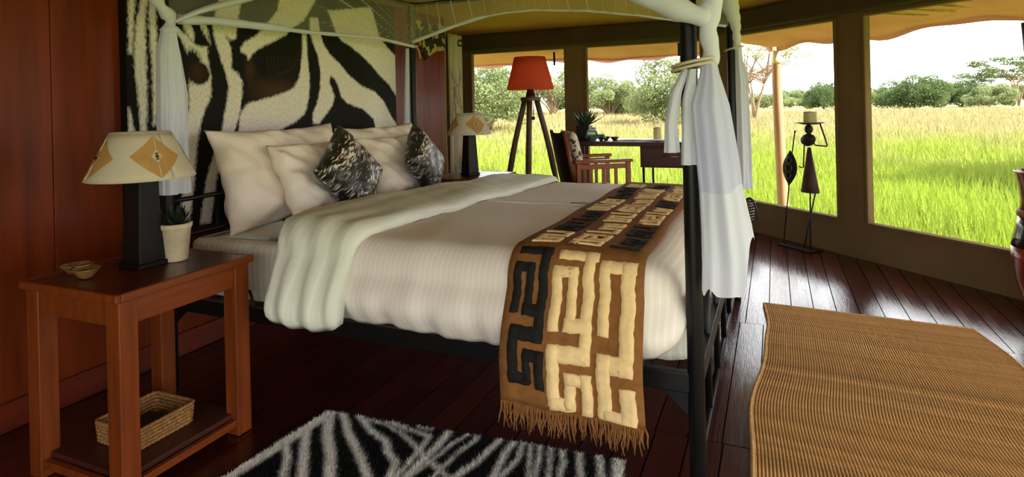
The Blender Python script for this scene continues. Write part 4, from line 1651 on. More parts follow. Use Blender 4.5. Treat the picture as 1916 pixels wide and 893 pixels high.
# swag coming down from the canopy edge to the near foot post
sw = smooth_path([(BX1 - 1.0, BY0 + 0.02, 1.95), (BX1 - 0.7, BY0 + 0.0, 1.91), (BX1 - 0.42, BY0 - 0.03, 1.76), (BX1 - 0.22, BY0 - 0.045, 1.60), (BX1 - 0.09, BY0 - 0.05, 1.50), (BX1 + 0.02, BY0 - 0.05, 1.44), (BX1 + 0.055, BY0 - 0.03, 1.44), (BX1 + 0.06, BY0 + 0.0, 1.50), (BX1 + 0.02, BY0 + 0.03, 1.62), (BX1, BY0 + 0.05, 1.9)], 8)
MB().tube([nl(p) for p in sw], [(0.02 + 0.036 * min(1, i / 18)) if i < 18 else 0.056 - 0.029 * min(1, (i - 18) / 24) + 0.002 * math.sin(i * 0.9) for i in range(len(sw))], 16).build('swag', 'cotton', net, smooth=True)
for z in (1.292, 1.304):
    ring = [nl(Vector((BX1 + 0.018 + 0.062 * math.cos(a), BY0 - 0.02 + 0.062 * math.sin(a), z + 0.012 * math.cos(a)))) for a in np.linspace(0, 2 * PI, 28, endpoint=False)]
    MB().tube(ring, 0.005, 6, closed=True).build('tie', 'ivory', net, smooth=True)
# tails of the knotted tie hanging on the bed side
drape([sec((BX1, BY0), 1.285, -0.015, 0.012, 0.012, 0.02), sec((BX1, BY0), 1.22, -0.045, 0.016, 0.014, 0.02), sec((BX1, BY0), 1.13, -0.062, 0.018, 0.016, 0.02),
       sec((BX1, BY0), 1.045, -0.060, 0.024, 0.016, 0.02)], UR, 3, 8, name='tie_tail', rows=30, N=40)
drape([sec((BX1, BY0), 1.285, 0.0, 0.010, 0.012, 0.035), sec((BX1, BY0), 1.2, -0.012, 0.018, 0.016, 0.035), sec((BX1, BY0), 1.01, -0.014, 0.026, 0.018, 0.035)], UR, 3, 9, name='tie_tail', rows=30, N=40)

# far foot post
FP = (BX1, BY1)
drape([sec(FP, 1.50, 0.036, 0.020, 0.02, 0.01), sec(FP, 1.42, 0.036, 0.024, 0.025, 0.01), sec(FP, 1.30, 0.048, 0.040, 0.03, 0.01), sec(FP, 1.10, 0.052, 0.042, 0.03, 0.01),
       sec(FP, 0.66, 0.058, 0.048, 0.032, 0.01)], UR, 4, 12)
drape([sec(FP, 1.46, 0.045, 0.012, 0.012, -0.01), sec(FP, 1.36, 0.075, 0.02, 0.012, -0.01), sec(FP, 1.30, 0.10, 0.012, 0.01, -0.01)], UR, 2, 13, name='tie_tail', rows=16, N=24)
tw = smooth_path([(BX1 - 0.02, BY1 - 0.03, 1.93), (BX1 + 0.0, BY1 - 0.03, 1.76), (BX1 + 0.03, BY1 - 0.02, 1.62), (BX1 + 0.034, BY1 - 0.01, 1.48)], 8)
MB().tube([nl(p) for p in tw], [0.075 - 0.052 * min(1, (i / 18)) + 0.003 * math.sin(i * 2) for i in range(len(tw))], 14).build('twisted_gather', 'cotton', net, smooth=True)
ring = [nl(Vector((BX1 + 0.015 + 0.05 * math.cos(a), BY1 + 0.05 * math.sin(a), 1.49 + 0.012 * math.cos(a)))) for a in np.linspace(0, 2 * PI, 24, endpoint=False)]
MB().tube(ring, 0.0055, 6, closed=True).build('tie', 'ivory', net, smooth=True)
# head posts
HP = (BX0 + 0.04, BY0)
drape([(1.56, BX0 + 0.05, BY0 - 0.02, 0.026, 0.025), (1.52, BX0 + 0.05, BY0 - 0.02, 0.034, 0.03), (1.45, BX0 + 0.05, BY0 - 0.02, 0.05, 0.034), (1.27, BX0 + 0.05, BY0 - 0.006, 0.066, 0.036),
       (1.10, BX0 + 0.05, BY0 - 0.008, 0.064, 0.036), (0.84, BX0 + 0.05, BY0 + 0.0, 0.066, 0.036)], (0, 1), 5, 21)
kn = MB()
kn.tube([nl(p) for p in smooth_path([(BX0 + 0.04, BY0 - 0.075, 1.69), (BX0 + 0.05, BY0 - 0.05, 1.645), (BX0 + 0.05, BY0 - 0.01, 1.60), (BX0 + 0.05, BY0 - 0.018, 1.545), (BX0 + 0.05, BY0 - 0.015, 1.52)], 6)],
        [0.026 + 0.006 * math.sin(i * 0.8) for i in range(25)], 12)
kn.lathe([(0.0, -0.022), (0.03, -0.016), (0.042, 0.0), (0.03, 0.016), (0, 0.022)], 16, nl((BX0 + 0.05, BY0 - 0.012, 1.55)))
kn.build('knot', 'cotton', net, smooth=True)
sw = smooth_path([(BX0 + 0.05, BY0 + 0.0, 1.585), (BX0 + 0.06, BY0 + 0.14, 1.655), (BX0 + 0.06, BY0 + 0.32, 1.72), (BX0 + 0.08, BY0 + 0.6, 1.83), (BX0 + 0.09, BY0 + 0.9, 1.92)], 8)
MB().tube([nl(p) for p in sw], [0.016 + 0.045 * (i / 32) for i in range(len(sw))], 14, flat=0.5).build('swag', 'cotton', net, smooth=True)
ring = [nl(Vector((BX0 + 0.005 + 0.034 * math.cos(a), BY1 + 0.034 * math.sin(a), 1.635))) for a in np.linspace(0, 2 * PI, 20, endpoint=False)]
MB().tube(ring, 0.005, 6, closed=True).build('tie', 'ivory', net, smooth=True)
MB().tube([nl(p) for p in smooth_path([(BX0 + 0.035, BY1 - 0.01, 1.635), (BX0 + 0.06, BY1 - 0.01, 1.60), (BX0 + 0.075, BY1 - 0.01, 1.54)], 5)], 0.004, 6).build('tie_end', 'ivory', net, smooth=True)
drape([(1.62, BX0 - 0.03, BY1 - 0.01, 0.016, 0.016), (1.3, BX0 - 0.04, BY1 - 0.01, 0.03, 0.02), (0.9, BX0 - 0.045, BY1 - 0.01, 0.035, 0.02)], (0, 1), 4, 23)


# ================================================================== BEDSIDE TABLES
def bedside(loc, label):
    """origin at the centre of its footprint; long side along y"""
    t = empty('bedside_table', loc, 0, label, 'table', 'bedside tables')
    hx, hy, H = 0.245, 0.262, 0.65
    box('table_top', 'table_top', t, -hx + 0.018, hx - 0.018, -hy + 0.018, hy - 0.018, H - 0.024, H, 0.003)
    for a in ((-hx, hx, -hy, -hy + 0.018), (-hx, hx, hy - 0.018, hy)):
        box('edge_moulding', 'table_wood', t, a[0], a[1], a[2], a[3], H - 0.026, H + 0.0005, 0.004)
    for a in ((-hx, -hx + 0.018), (hx - 0.018, hx)):
        box('edge_moulding', 'table_wood_y', t, a[0], a[1], -hy + 0.018, hy - 0.018, H - 0.026, H + 0.0005, 0.004)
    lx, ly, w = hx - 0.012, hy - 0.016, 0.062
    for sx in (-1, 1):
        for sy in (-1, 1):
            x0, x1 = sorted((sx * lx, sx * (lx - w)))
            y0, y1 = sorted((sy * ly, sy * (ly - w)))
            box('leg', 'table_wood', t, x0, x1, y0, y1, 0, H - 0.026, 0.004)
    for sx in (-1, 1):
        x0, x1 = sorted((sx * (lx - 0.006), sx * (lx - 0.028)))
        box('apron', 'table_wood_y', t, x0, x1, -ly + w, ly - w, H - 0.105, H - 0.026)
        box('shelf_rail', 'table_wood_y', t, x0, x1, -ly + w, ly - w, 0.035, 0.06)
    for sy in (-1, 1):
        y0, y1 = sorted((sy * (ly - 0.006), sy * (ly - 0.028)))
        box('apron', 'table_wood', t, -lx + w, lx - w, y0, y1, H - 0.105, H - 0.026)
        box('shelf_rail', 'table_wood', t, -lx + w, lx - w, y0, y1, 0.035, 0.06)
    box('shelf', 'shelf', t, -lx + 0.03, lx - 0.03, -ly + 0.03, ly - 0.03, 0.06, 0.078)
    return t


bt = bedside((-2.058, 1.443, 0), 'honey-wood bedside table with low shelf, in the left foreground')
copy_thing(bt, (-2.14, 4.17, 0), 0, 'wooden bedside table beyond the bed, under the far small lamp')


def table_lamp(loc, rz, label):
    t = empty('table_lamp', loc, rz, label, 'lamp', 'matching bedside lamps')
    w0, w1, z0, z1 = 0.049, 0.033, 0.016, 0.37
    box('foot', 'lamp_black', t, -0.055, 0.055, -0.055, 0.055, 0, 0.016)
    MB().hexa([(-w0, -w0, z0), (w0, -w0, z0), (w0, w0, z0), (-w0, w0, z0), (-w1, -w1, z1), (w1, -w1, z1), (w1, w1, z1), (-w1, w1, z1)]).build('body', 'lamp_black', t, bevel=0.003)
    MB().tube([(0, 0, z1), (0, 0, 0.43)], 0.009, 10).build('stem', 'black_metal', t, smooth=True)
    # flared shade, wide and slightly oval
    zb, zt = 0.315, 0.475
    R0, R1, SY = 0.172, 0.094, 1.0
    sh = MB()
    seg, rws = 64, 6
    rows_ = []
    for i in range(rws + 1):
        q = i / rws
        R = R0 + (R1 - R0) * q
        rows_.append([(R * math.cos(2 * PI * k / seg), R * math.sin(2 * PI * k / seg), zb + (zt - zb) * q) for k in range(seg + 1)])
    sh.grid(rows_)
    shade = sh.build('shade', 'ivory', t, smooth=True, solid=0.003)
    for R, z in ((R0, zb), (R1, zt)):
        MB().tube([(R * math.cos(a), R * math.sin(a), z) for a in np.linspace(0, 2 * PI, 48, endpoint=False)], 0.0022, 6, closed=True).build('rim', 'ivory', shade, smooth=True)

    def on(a, q, off=0.003):
        R = R0 + (R1 - R0) * q + off
        return (R * math.cos(a), R * math.sin(a), zb + (zt - zb) * q)
    for ang in [math.radians(-15 + 90 * k) for k in range(4)]:
        mb_ = MB()
        n = 10
        half, qc = 0.60, 0.5
        # four bands of a diamond around an open ivory lozenge, slanted
        outer = [(0, -0.46), (half, -0.02), (0, 0.44), (-half, 0.02)]
        inner = [(0, -0.15), (0.13, 0), (0, 0.15), (-0.13, 0)]
        for i in range(4):
            A, B, C_, D_ = outer[i], outer[(i + 1) % 4], inner[(i + 1) % 4], inner[i]
            rows2 = []
            for u in np.linspace(0, 1, n):
                P = (A[0] + (B[0] - A[0]) * u, A[1] + (B[1] - A[1]) * u)
                Q = (D_[0] + (C_[0] - D_[0]) * u, D_[1] + (C_[1] - D_[1]) * u)
                rows2.append([on(ang + P[0] + (Q[0] - P[0]) * w, qc + P[1] + (Q[1] - P[1]) * w) for w in np.linspace(0, 1, 5)])
            mb_.grid(rows2)
        dm = mb_.build('diamond_patch', 'tan_patch', shade, smooth=True)
        for q0, q1 in ((qc - 0.44, qc - 0.14), (qc + 0.14, qc + 0.42)):
            MB().tube([on(ang, q, 0.0045) for q in np.linspace(q0, q1, 6)], 0.0022, 5).build('stitch', 'ivory', shade, smooth=True)
        for dz in (-0.055, 0.0, 0.055):
            x, y, z = on(ang, qc + dz, 0.006)
            MB().lathe([(0, -0.005), (0.005, -0.002), (0.005, 0.002), (0, 0.005)], 10, (x, y, z)).build('bead', 'bead' if dz else 'black_metal', shade, smooth=True)
    MB().tube([(0.03, -0.05, 0.44), (0.03, -0.05, 0.30)], 0.0015, 5).build('pull_chain', 'steel', t, smooth=True)
    return t


lamp = table_lamp((-2.075, 1.455, 0.651), 0.0, 'small lamp, cream shade with tan diamonds, on the near bedside table')
copy_thing(lamp, (-2.17, 4.17, 0.651), math.radians(-25), 'small lamp, cream shade with tan diamonds, in front of the far window')

# plant in a clay pot beside the near lamp
pp = empty('potted_plant', (-2.03, 1.548, 0.651), 0, 'small whitewashed clay pot with a dark leafy plant', 'plant')
MB().lathe([(0.0, 0.0), (0.037, 0.0), (0.040, 0.004), (0.052, 0.118), (0.056, 0.120), (0.0575, 0.136), (0.050, 0.138), (0.047, 0.115), (0.0, 0.112)], 32).build('pot', 'pot', pp, smooth=True)
MB().lathe([(0.0, 0.122), (0.047, 0.118)], 24).build('soil', 'soil', pp)
lv = MB()
r_ = random.Random(5)
for k in range(60):
    a, e = r_.uniform(0, 2 * PI), r_.uniform(0.5, 1.4)
    ln = r_.uniform(0.04, 0.085)
    b = Vector((0.02 * math.cos(a), 0.02 * math.sin(a), 0.125))
    d = Vector((math.cos(a) * math.cos(e), math.sin(a) * math.cos(e), math.sin(e)))
    tip = b + d * ln
    sd_ = d.cross(Vector((0, 0, 1))).normalized() * 0.009
    lv.add([b, b + d * ln * 0.55 + sd_, tip, b + d * ln * 0.55 - sd_], [(0, 1, 2, 3)])
lv.build('foliage', 'dark_leaf', pp, smooth=False)

# two small horn bowls
for (x, y, rx, label) in ((-2.20, 1.305, 0.16, 'shallow polished horn bowl, rear one at the near table edge'), (-2.115, 1.282, -0.1, 'shallow polished horn bowl, front one at the near table edge')):
    b = MB().lathe([(0.0, 0.0), (0.022, 0.0), (0.03, 0.006), (0.052, 0.03), (0.054, 0.034), (0.049, 0.031), (0.028, 0.010), (0.0, 0.008)], 28, sy=0.8).build('horn_bowl', 'horn', smooth=True)
    b.location = (x, y, 0.6512)
    b.rotation_euler = (0, 0, rx * 3)
    tag(b, label, 'bowl', 'small horn bowls')

# woven tray basket on the lower shelf
bk = empty('woven_basket', (-2.045, 1.43, 0.0785), 0, 'rectangular woven cane basket on the lower shelf', 'basket')
bw, bd, bh = 0.098, 0.108, 0.075


def rrect(hx, hy, r, n=6, per=0.012):
    P = []
    for (cx, cy, a0) in ((hx - r, hy - r, 0), (-hx + r, hy - r, PI / 2), (-hx + r, -hy + r, PI), (hx - r, -hy + r, 1.5 * PI)):
        for k in range(n + 1):
            a = a0 + k / n * PI / 2
            P.append((cx + r * math.cos(a), cy + r * math.sin(a)))
    out = []
    for i in range(len(P)):
        A, B = P[i], P[(i + 1) % len(P)]
        ln = math.hypot(B[0] - A[0], B[1] - A[1])
        m = max(1, int(ln / per))
        for k in range(m):
            out.append((A[0] + (B[0] - A[0]) * k / m, A[1] + (B[1] - A[1]) * k / m))
    return out


MB().box(-bw + .006, bw - .006, -bd + .006, bd - .006, 0, 0.006).build('bottom', 'wicker_dark', bk)
for lev in range(6):
    rr_ = rrect(bw + 0.001 * lev, bd + 0.001 * lev, 0.02, 5, 0.0055)
    z = 0.007 + lev * 0.0125
    MB().tube([(x, y, z) for (x, y) in rr_], [0.0066 + 0.0016 * math.sin(i * PI / 1.0 + (lev % 2) * PI / 2 + i * 1.2) for i in range(len(rr_))], 8, closed=True).build('coil', 'wicker', bk, smooth=True)
bo = MB().box(-0.05, 0.05, -0.07, 0.06, 0, 0.03).build('book', 'dark_book', bevel=0.004)
bo.location = (-2.045, 1.435, 0.0855)
bo.rotation_euler = (0, 0, 0.2)
tag(bo, 'dark leather-covered book lying in the woven basket', 'book')

# ================================================================== RUGS
jr = empty('jute_rug', (0.45, 2.72, 0), 0, 'brown ribbed jute rug on the floor beside the bed foot', 'rug')
JX0, JX1, JY0, JY1 = -0.075, 0.885, 1.6, 3.765
jl = local(jr)
NC = 100


def jwave(t):
    """sideways wander of the cords along the rug, metres; t metres from the far edge"""
    return 0.026 * math.sin(t * 3.3 + 0.2) * min(1, t / 0.35) + 0.006 * math.sin(t * 9)


pitch = (JX1 - JX0) / NC
cs = []
LN = 2.15
NSEG = 330
for i in range(NSEG + 1):
    t = LN * i / NSEG
    row = []
    for k, a in enumerate(np.linspace(0, PI, 6)):
        tw = 0.0013 * math.sin(t * 2 * PI / 0.013 + k * 1.1)
        row.append((jwave(t) - math.cos(a) * (pitch * 0.56), -t, 0.001 + (0.0075 + tw) * math.sin(a)))
    cs.append(row)
cord0 = MB().grid(cs).build('jute_cord', 'jute', jr, smooth=True)
for k in range(NC):
    u = k / (NC - 1)
    c_ = cord0 if k == 0 else bpy.data.objects.new('jute_cord', cord0.data)
    if k:
        COL.objects.link(c_)
        c_.parent = jr
    # far edge runs slightly closer towards the right
    p_ = jl((JX0 + pitch * (k + 0.5), JY1 - 0.075 * u + random.uniform(-0.001, 0.001), 0.004))
    c_.location = p_
    c_.rotation_euler = (0, 0, 0.10 * u)
bk_rows = []
for i in range(60):
    t = LN * i / 59
    L0, R0_ = Vector((JX0 + jwave(t), JY1 - t, 0.001)), Vector((JX1 + jwave(t) + 0.10 * t, JY1 - 0.075 - t, 0.001))
    bk_rows.append([jl(L0 + (R0_ - L0) * w) for w in np.linspace(0, 1, 8)])
MB().grid(bk_rows).build('backing', 'jute_dark', jr, solid=0.004, off=-1)
e0 = [jl((JX0 + jwave(t) - 0.003, JY1 - t, 0.008)) for t in np.linspace(0, LN, 80)]
e1 = [jl((JX0 + (JX1 - JX0) * u, JY1 - 0.075 * u + 0.003, 0.008)) for u in np.linspace(0, 1, 30)]
e2 = [jl((JX1 + jwave(t) + 0.10 * t + 0.003, JY1 - 0.075 - t, 0.008)) for t in np.linspace(0, LN, 80)]
for e in (e0, e1, e2):
    MB().tube(e, 0.008, 8).build('edge_binding', 'jute', jr, smooth=True)

# zebra rug with fur
ZR = [
([(-1.619,1.880),(-1.516,1.738),(-1.423,1.647),(-1.320,1.520)],0.0196),
([(-1.621,1.750),(-1.519,1.625),(-1.403,1.487)],0.0174),
([(-1.615,1.635),(-1.542,1.571),(-1.461,1.465)],0.0131),
([(-1.563,1.882),(-1.442,1.767),(-1.346,1.692),(-1.275,1.631),(-1.202,1.565)],0.0153),
([(-1.484,1.884),(-1.374,1.810),(-1.288,1.777),(-1.237,1.719),(-1.182,1.681),(-1.145,1.588)],0.0131),
([(-1.442,1.872),(-1.353,1.870),(-1.258,1.837),(-1.176,1.788)],0.0078),
([(-1.360,1.894),(-1.259,1.871),(-1.160,1.858),(-1.144,1.769),(-1.137,1.685),(-1.138,1.590)],0.0096),
([(-1.228,1.903),(-1.177,1.902)],0.0078),
([(-1.107,1.903),(-1.101,1.832),(-1.102,1.770)],0.0153),
([(-1.030,1.924),(-1.057,1.849),(-1.068,1.769),(-1.086,1.677)],0.0070),
([(-0.998,1.937),(-0.993,1.890),(-1.014,1.804),(-1.021,1.688)],0.0078),
([(-0.908,1.946),(-0.921,1.855),(-0.928,1.779),(-0.960,1.673)],0.0122),
([(-0.862,1.948),(-0.862,1.863),(-0.841,1.706)],0.0122),
([(-0.829,1.945),(-0.808,1.840),(-0.827,1.711)],0.0087),
([(-0.803,1.947),(-0.732,1.748)],0.0070),
([(-0.769,1.952),(-0.746,1.878),(-0.718,1.754)],0.0078),
([(-0.732,1.958),(-0.676,1.770)],0.0070),
([(-0.693,1.958),(-0.663,1.882),(-0.645,1.782)],0.0096),
([(-0.635,1.965),(-0.579,1.808)],0.0105),
([(-0.563,1.963),(-0.521,1.830)],0.0113),
([(-0.499,1.966),(-0.475,1.848)],0.0196),
]
zr_ = empty('zebra_rug', (-1.05, 1.5, 0), 0, 'shaggy black and white zebra-patterned rug in front of the bed', 'rug')
zpoly = [(-1.625, 1.872), (-1.49, 1.882), (-1.227, 1.902), (-0.856, 1.936), (-0.478, 1.962), (-0.45, 1.7), (-0.43, 1.0), (-1.0, 0.93), (-1.72, 0.95), (-1.69, 1.2), (-1.655, 1.44)]


def zsd(px, py):
    d = np.full(px.shape, -1.0)
    for pts, w in ZR:
        a, b = np.array(pts[-2]), np.array(pts[-1])
        ext = b + (b - a) / np.linalg.norm(b - a) * 0.6
        d = np.maximum(d, line_sdf(px, py, pts + ([tuple(ext)] if len(pts) > 2 or w > .009 else []), w * 0.9))
    left = line_sdf(px, py, [(-1.61, 1.865), (-1.64, 1.5), (-1.70, 1.0)], 0.03)
    return np.clip(np.maximum(d, left), -0.05, 0.05)


NXZ, NYZ = 240, 190
gx_, gy_ = np.meshgrid(np.linspace(-1.74, -0.42, NXZ), np.linspace(0.92, 1.98, NYZ))
ins = poly_sdf(gx_, gy_, zpoly)
ok = ins > -0.004
idx = -np.ones(gx_.shape, int)
idx[ok] = np.arange(ok.sum())
V = np.stack([gx_[ok] - zr_.location.x, gy_[ok] - zr_.location.y, 0.003 + 0.005 * np.clip(ins[ok] / 0.02, 0, 1)], -1)
q4 = np.stack([idx[:-1, :-1], idx[:-1, 1:], idx[1:, 1:], idx[1:, :-1]], -1).reshape(-1, 4)
q4 = q4[(q4 >= 0).all(1)]
hide = np_mesh('hide', V, q4, 'zebra_fur', zr_)
attr(hide, 'sdf', zsd(gx_[ok], gy_[ok]))
NH = 130000
hx_, hy_ = rng.uniform(-1.74, -0.42, NH), rng.uniform(1.25, 1.98, NH)
k_ = poly_sdf(hx_, hy_, zpoly) > -0.003
hx_, hy_ = hx_[k_], hy_[k_]
NH = len(hx_)
sdv = zsd(hx_, hy_)
hl = rng.uniform(0.006, 0.014, NH)
hw_ = 0.0016
ya = rng.uniform(0, PI, NH)
dx_, dy_ = rng.normal(0, 0.006, NH) + 0.002, rng.normal(0, 0.006, NH) + 0.002
P0 = np.stack([hx_ - np.cos(ya) * hw_, hy_ - np.sin(ya) * hw_, np.full(NH, 0.006)], -1)
P1 = np.stack([hx_ + np.cos(ya) * hw_, hy_ + np.sin(ya) * hw_, np.full(NH, 0.006)], -1)
P2 = np.stack([hx_ + dx_, hy_ + dy_, 0.008 + hl], -1)
V = np.stack([P0, P1, P2], 1).reshape(-1, 3) - np.array([zr_.location.x, zr_.location.y, 0])
fur = np_mesh('fur', V, np.arange(NH * 3).reshape(-1, 3), 'zebra_fur', zr_, per=3)
attr(fur, 'sdf', np.repeat(sdv, 3))
fur['kind'] = 'stuff'

# ================================================================== FAR FURNITURE
# tripod floor lamp
fl = empty('floor_lamp', (-2.20, 5.55, 0), 0, 'wooden tripod floor lamp with a red cone shade', 'lamp')
zb, zt = 1.325, 1.645
MB().grid([[(R * math.cos(a), R * math.sin(a), z) for a in np.linspace(0, 2 * PI, 49)] for R, z in ((0.232, zb), (0.205, zb + 0.11), (0.178, zb + 0.215), (0.152, zt))]).build('shade', 'red_shade', fl, smooth=True, solid=0.004)
MB().lathe([(0.03, 1.29), (0.05, 1.26), (0.055, 1.24), (0.03, 1.335)], 20).build('socket', 'lamp_leg', fl, smooth=True)
MB().lathe([(0.0, 1.215), (0.1, 1.215), (0.102, 1.22), (0.102, 1.248), (0.098, 1.252), (0.0, 1.252)], 28).build('collar', 'lamp_leg', fl, smooth=False, bevel=0.003)
MB().tube([(0, 0, 1.25), (0, 0, 1.5)], 0.018, 10).build('lamp_holder', 'black_metal', fl, smooth=True)
for a in (math.radians(200), math.radians(-78), math.radians(32)):
    c_, s_ = math.cos(a), math.sin(a)
    P = [(0.06 * c_, 0.06 * s_, 1.22), (0.16 * c_, 0.16 * s_, 0.82), (0.235 * c_, 0.235 * s_, 0.45), (0.33 * c_, 0.33 * s_, 0.0)]
    MB().tube(smooth_path(P, 4), [0.028] * 5 + [0.030] * 3 + [0.024] * 5, 10).build('leg', 'lamp_leg', fl, smooth=True)
MB().tube(smooth_path([(0.05, -0.06, 1.215), (0.06, -0.075, 1.12), (0.055, -0.08, 1.06)], 5), 0.004, 6).build('cord', 'rubber', fl, smooth=True)
MB().box(0.04, 0.07, -0.088, -0.07, 1.03, 1.06).build('switch', 'rubber', fl, bevel=0.003)

# desk
dk = empty('writing_desk', (-1.22, 5.8, 0), 0, 'dark wooden writing desk with one drawer by the window', 'desk')
dz = 0.815
box('desk_top', 'desk_wood', dk, -0.63, 0.62, -0.27, 0.27, dz - 0.042, dz, 0.004)
box('drawer_box', 'desk_wood', dk, 0.085, 0.60, -0.25, 0.25, dz - 0.235, dz - 0.042, 0.004)
dr = box('drawer_front', 'desk_wood', dk, 0.10, 0.585, -0.262, -0.25, dz - 0.22, dz - 0.06, 0.003)
MB().tube([(0.28, -0.275, dz - 0.13), (0.42, -0.275, dz - 0.13)], 0.005, 8).build('drawer_pull', 'steel', dr, smooth=True)
for x, y in ((0.11, -0.235), (0.11, 0.235), (0.58, -0.235), (0.58, 0.235), (-0.6, -0.24), (-0.6, 0.24)):
    z1_ = dz - 0.235 if x > 0 else dz - 0.042
    MB().tube([(x, y, 0), (x, y, z1_)], 0.011, 8).build('leg', 'black_metal', dk, smooth=True)

# safari armchair turned towards the desk
ch = empty('safari_armchair', (-1.45, 5.02, 0), math.radians(33), 'reddish wooden armchair with slatted sides at the desk', 'chair')
for sy in (-1, 1):
    y = sy * 0.265
    box('arm', 'chair_wood', ch, -0.22, 0.27, y - 0.035, y + 0.035, 0.695, 0.72, 0.006)
    box('side_rail', 'chair_wood', ch, -0.17, 0.24, y - 0.012, y + 0.012, 0.645, 0.685)
    box('lower_rail', 'chair_wood', ch, -0.17, 0.24, y - 0.012, y + 0.012, 0.36, 0.40)
    for x in (-0.185, 0.235):
        box('leg', 'chair_wood', ch, x - 0.018, x + 0.018, y - 0.018, y + 0.018, 0.0, 0.695, 0.003)
    for x in (-0.08, 0.025, 0.13):
        box('slat', 'chair_wood', ch, x - 0.014, x + 0.014, y - 0.007, y + 0.007, 0.40, 0.645)
    # raked back stile
    MB().tube([(-0.17, sy * 0.235, 0.36), (-0.235, sy * 0.235, 0.68), (-0.285, sy * 0.235, 0.95)], [0.016, 0.017, 0.015], 10).build('back_stile', 'chair_wood', ch, smooth=True)
for x in (-0.185, 0.235):
    box('seat_rail', 'chair_wood', ch, x - 0.012, x + 0.012, -0.25, 0.25, 0.37, 0.41)
rows_ = []
for i in range(13):
    u = -1 + 2 * i / 12
    rows_.append([(-0.19 - 0.10 * t - 0.02 * (1 - u * u), u * 0.245, 0.44 + 0.52 * t - 0.025 * (1 - u * u) * t) for t in np.linspace(0, 1, 9)])
MB().grid(rows_).build('back_sling', 'leather', ch, smooth=True, solid=0.008)
rows_ = [[(-0.18 + 0.42 * t, u * 0.25, 0.445 - 0.03 * (1 - u * u) + 0.0 * t) for t in np.linspace(0, 1, 9)] for u in np.linspace(-1, 1, 13)]
MB().grid(rows_).build('seat_sling', 'leather', ch, smooth=True, solid=0.008)
sc = pillow('seat_cushion', 'flat brown and white spotted hide cushion on the chair seat', 'cushion', 0.42, 0.38, 0.05, (0, 0, 0), 0, 0, 'cowhide', 8, 0.03, wr=0.002)
sc.matrix_world = Matrix.Translation(Vector((-1.44, 5.03, 0.458))) @ Matrix.Rotation(math.radians(33), 4, 'Z')
p_ = pillow('back_cushion', 'white cushion with dark spots leaning on the chair back', 'cushion', 0.40, 0.30, 0.10, (-1.565, 4.945, 0.66), math.radians(33), math.radians(13), 'cowhide', 9, 0.04, wr=0.002)

# things on the desk
ag = empty('agave_plant', (-1.705, 5.70, dz), 0, 'spiky agave in a square black pot on the desk', 'plant')
MB().hexa([(-.05, -.05, 0), (.05, -.05, 0), (.05, .05, 0), (-.05, .05, 0), (-.058, -.058, .13), (.058, -.058, .13), (.058, .058, .13), (-.058, .058, .13)]).build('pot', 'black_ceramic', ag, bevel=0.004)
for k in range(22):
    a = k * 2.4
    e = math.radians(22 + 58 * (k / 22))
    ln = 0.175 - 0.05 * (k / 22)
    b0 = Vector((0.012 * math.cos(a), 0.012 * math.sin(a), 0.12))
    d = Vector((math.cos(a) * math.cos(e), math.sin(a) * math.cos(e), math.sin(e)))
    side = Vector((-math.sin(a), math.cos(a), 0))
    upn = d.cross(side)
    lm = MB()
    rows_ = []
    for t in np.linspace(0, 1, 7):
        w = 0.019 * math.sin(min(1, 0.25 + t * 0.62) * PI) ** 0.8 * (1 - t ** 3) + 0.0004
        c = b0 + d * ln * t + Vector((0, 0, 0.02 * t * t))
        rows_.append([c - side * w, c - upn * w * 0.35 * -1, c + side * w])
    lm.grid(rows_).build('leaf', 'agave', ag, smooth=True, solid=0.003)
ag.scale = (1.15, 1.15, 1.15)
g_ = MB().lathe([(0.0, 0), (0.03, 0), (0.034, 0.12), (0.031, 0.12), (0.028, 0.006), (0, 0.006)], 20).build('glass_tumbler', 'glass_grey', smooth=True)
g_.location = (-1.655, 5.84, dz)
tag(g_, 'pale grey tumbler beside the agave pot', 'glass')
# toy jeep in wirework
jp = empty('toy_jeep', (-1.585, 5.66, dz), math.radians(12), 'small green and white model jeep on the desk', 'toy')
box('chassis', 'jeep_green', jp, -0.095, 0.095, -0.04, 0.04, 0.022, 0.05, 0.006)
box('bonnet', 'jeep_green', jp, 0.03, 0.092, -0.036, 0.036, 0.05, 0.064, 0.006)
MB().hexa([(-.09, -.036, .05), (.035, -.036, .05), (.035, .036, .05), (-.09, .036, .05), (-.08, -.032, .098), (.015, -.032, .098), (.015, .032, .098), (-.08, .032, .098)]).build('cabin', 'jeep_green', jp, bevel=0.004)
for y in (-0.0365, 0.0365):
    MB().box(-0.07, 0.005, y - 0.001, y + 0.001, 0.062, 0.088).build('window', 'jeep_white', jp)
box('roof_rack', 'jeep_white', jp, -0.07, 0.01, -0.028, 0.028, 0.099, 0.106, 0.002)
box('bumper', 'jeep_white', jp, 0.094, 0.102, -0.038, 0.038, 0.022, 0.034, 0.002)
for x in (-0.06, 0.058):
    for y in (-0.045, 0.045):
        w_ = MB().lathe([(0.008, -0.009), (0.02, -0.009), (0.022, -0.005), (0.022, 0.005), (0.02, 0.009), (0.008, 0.009)], 18).build('wheel', 'rubber', jp, smooth=False)
        w_.location = (x, y, 0.022)
        w_.rotation_euler = (PI / 2, 0, 0)
for x, y, s_, lb in ((-1.50, 5.74, 1.0, 'small dark carved bowl behind the model jeep'), (-1.405, 5.70, 1.0, 'small dark carved bowl standing alone mid-desk')):
    b = MB().lathe([(0, 0), (0.016, 0), (0.018, 0.004), (0.042, 0.032), (0.043, 0.036), (0.038, 0.034), (0.014, 0.010), (0, 0.008)], 24).build('carved_bowl', 'coco', smooth=True)
    b.location = (x, y, dz)
    tag(b, lb, 'bowl', 'carved bowls on the desk')
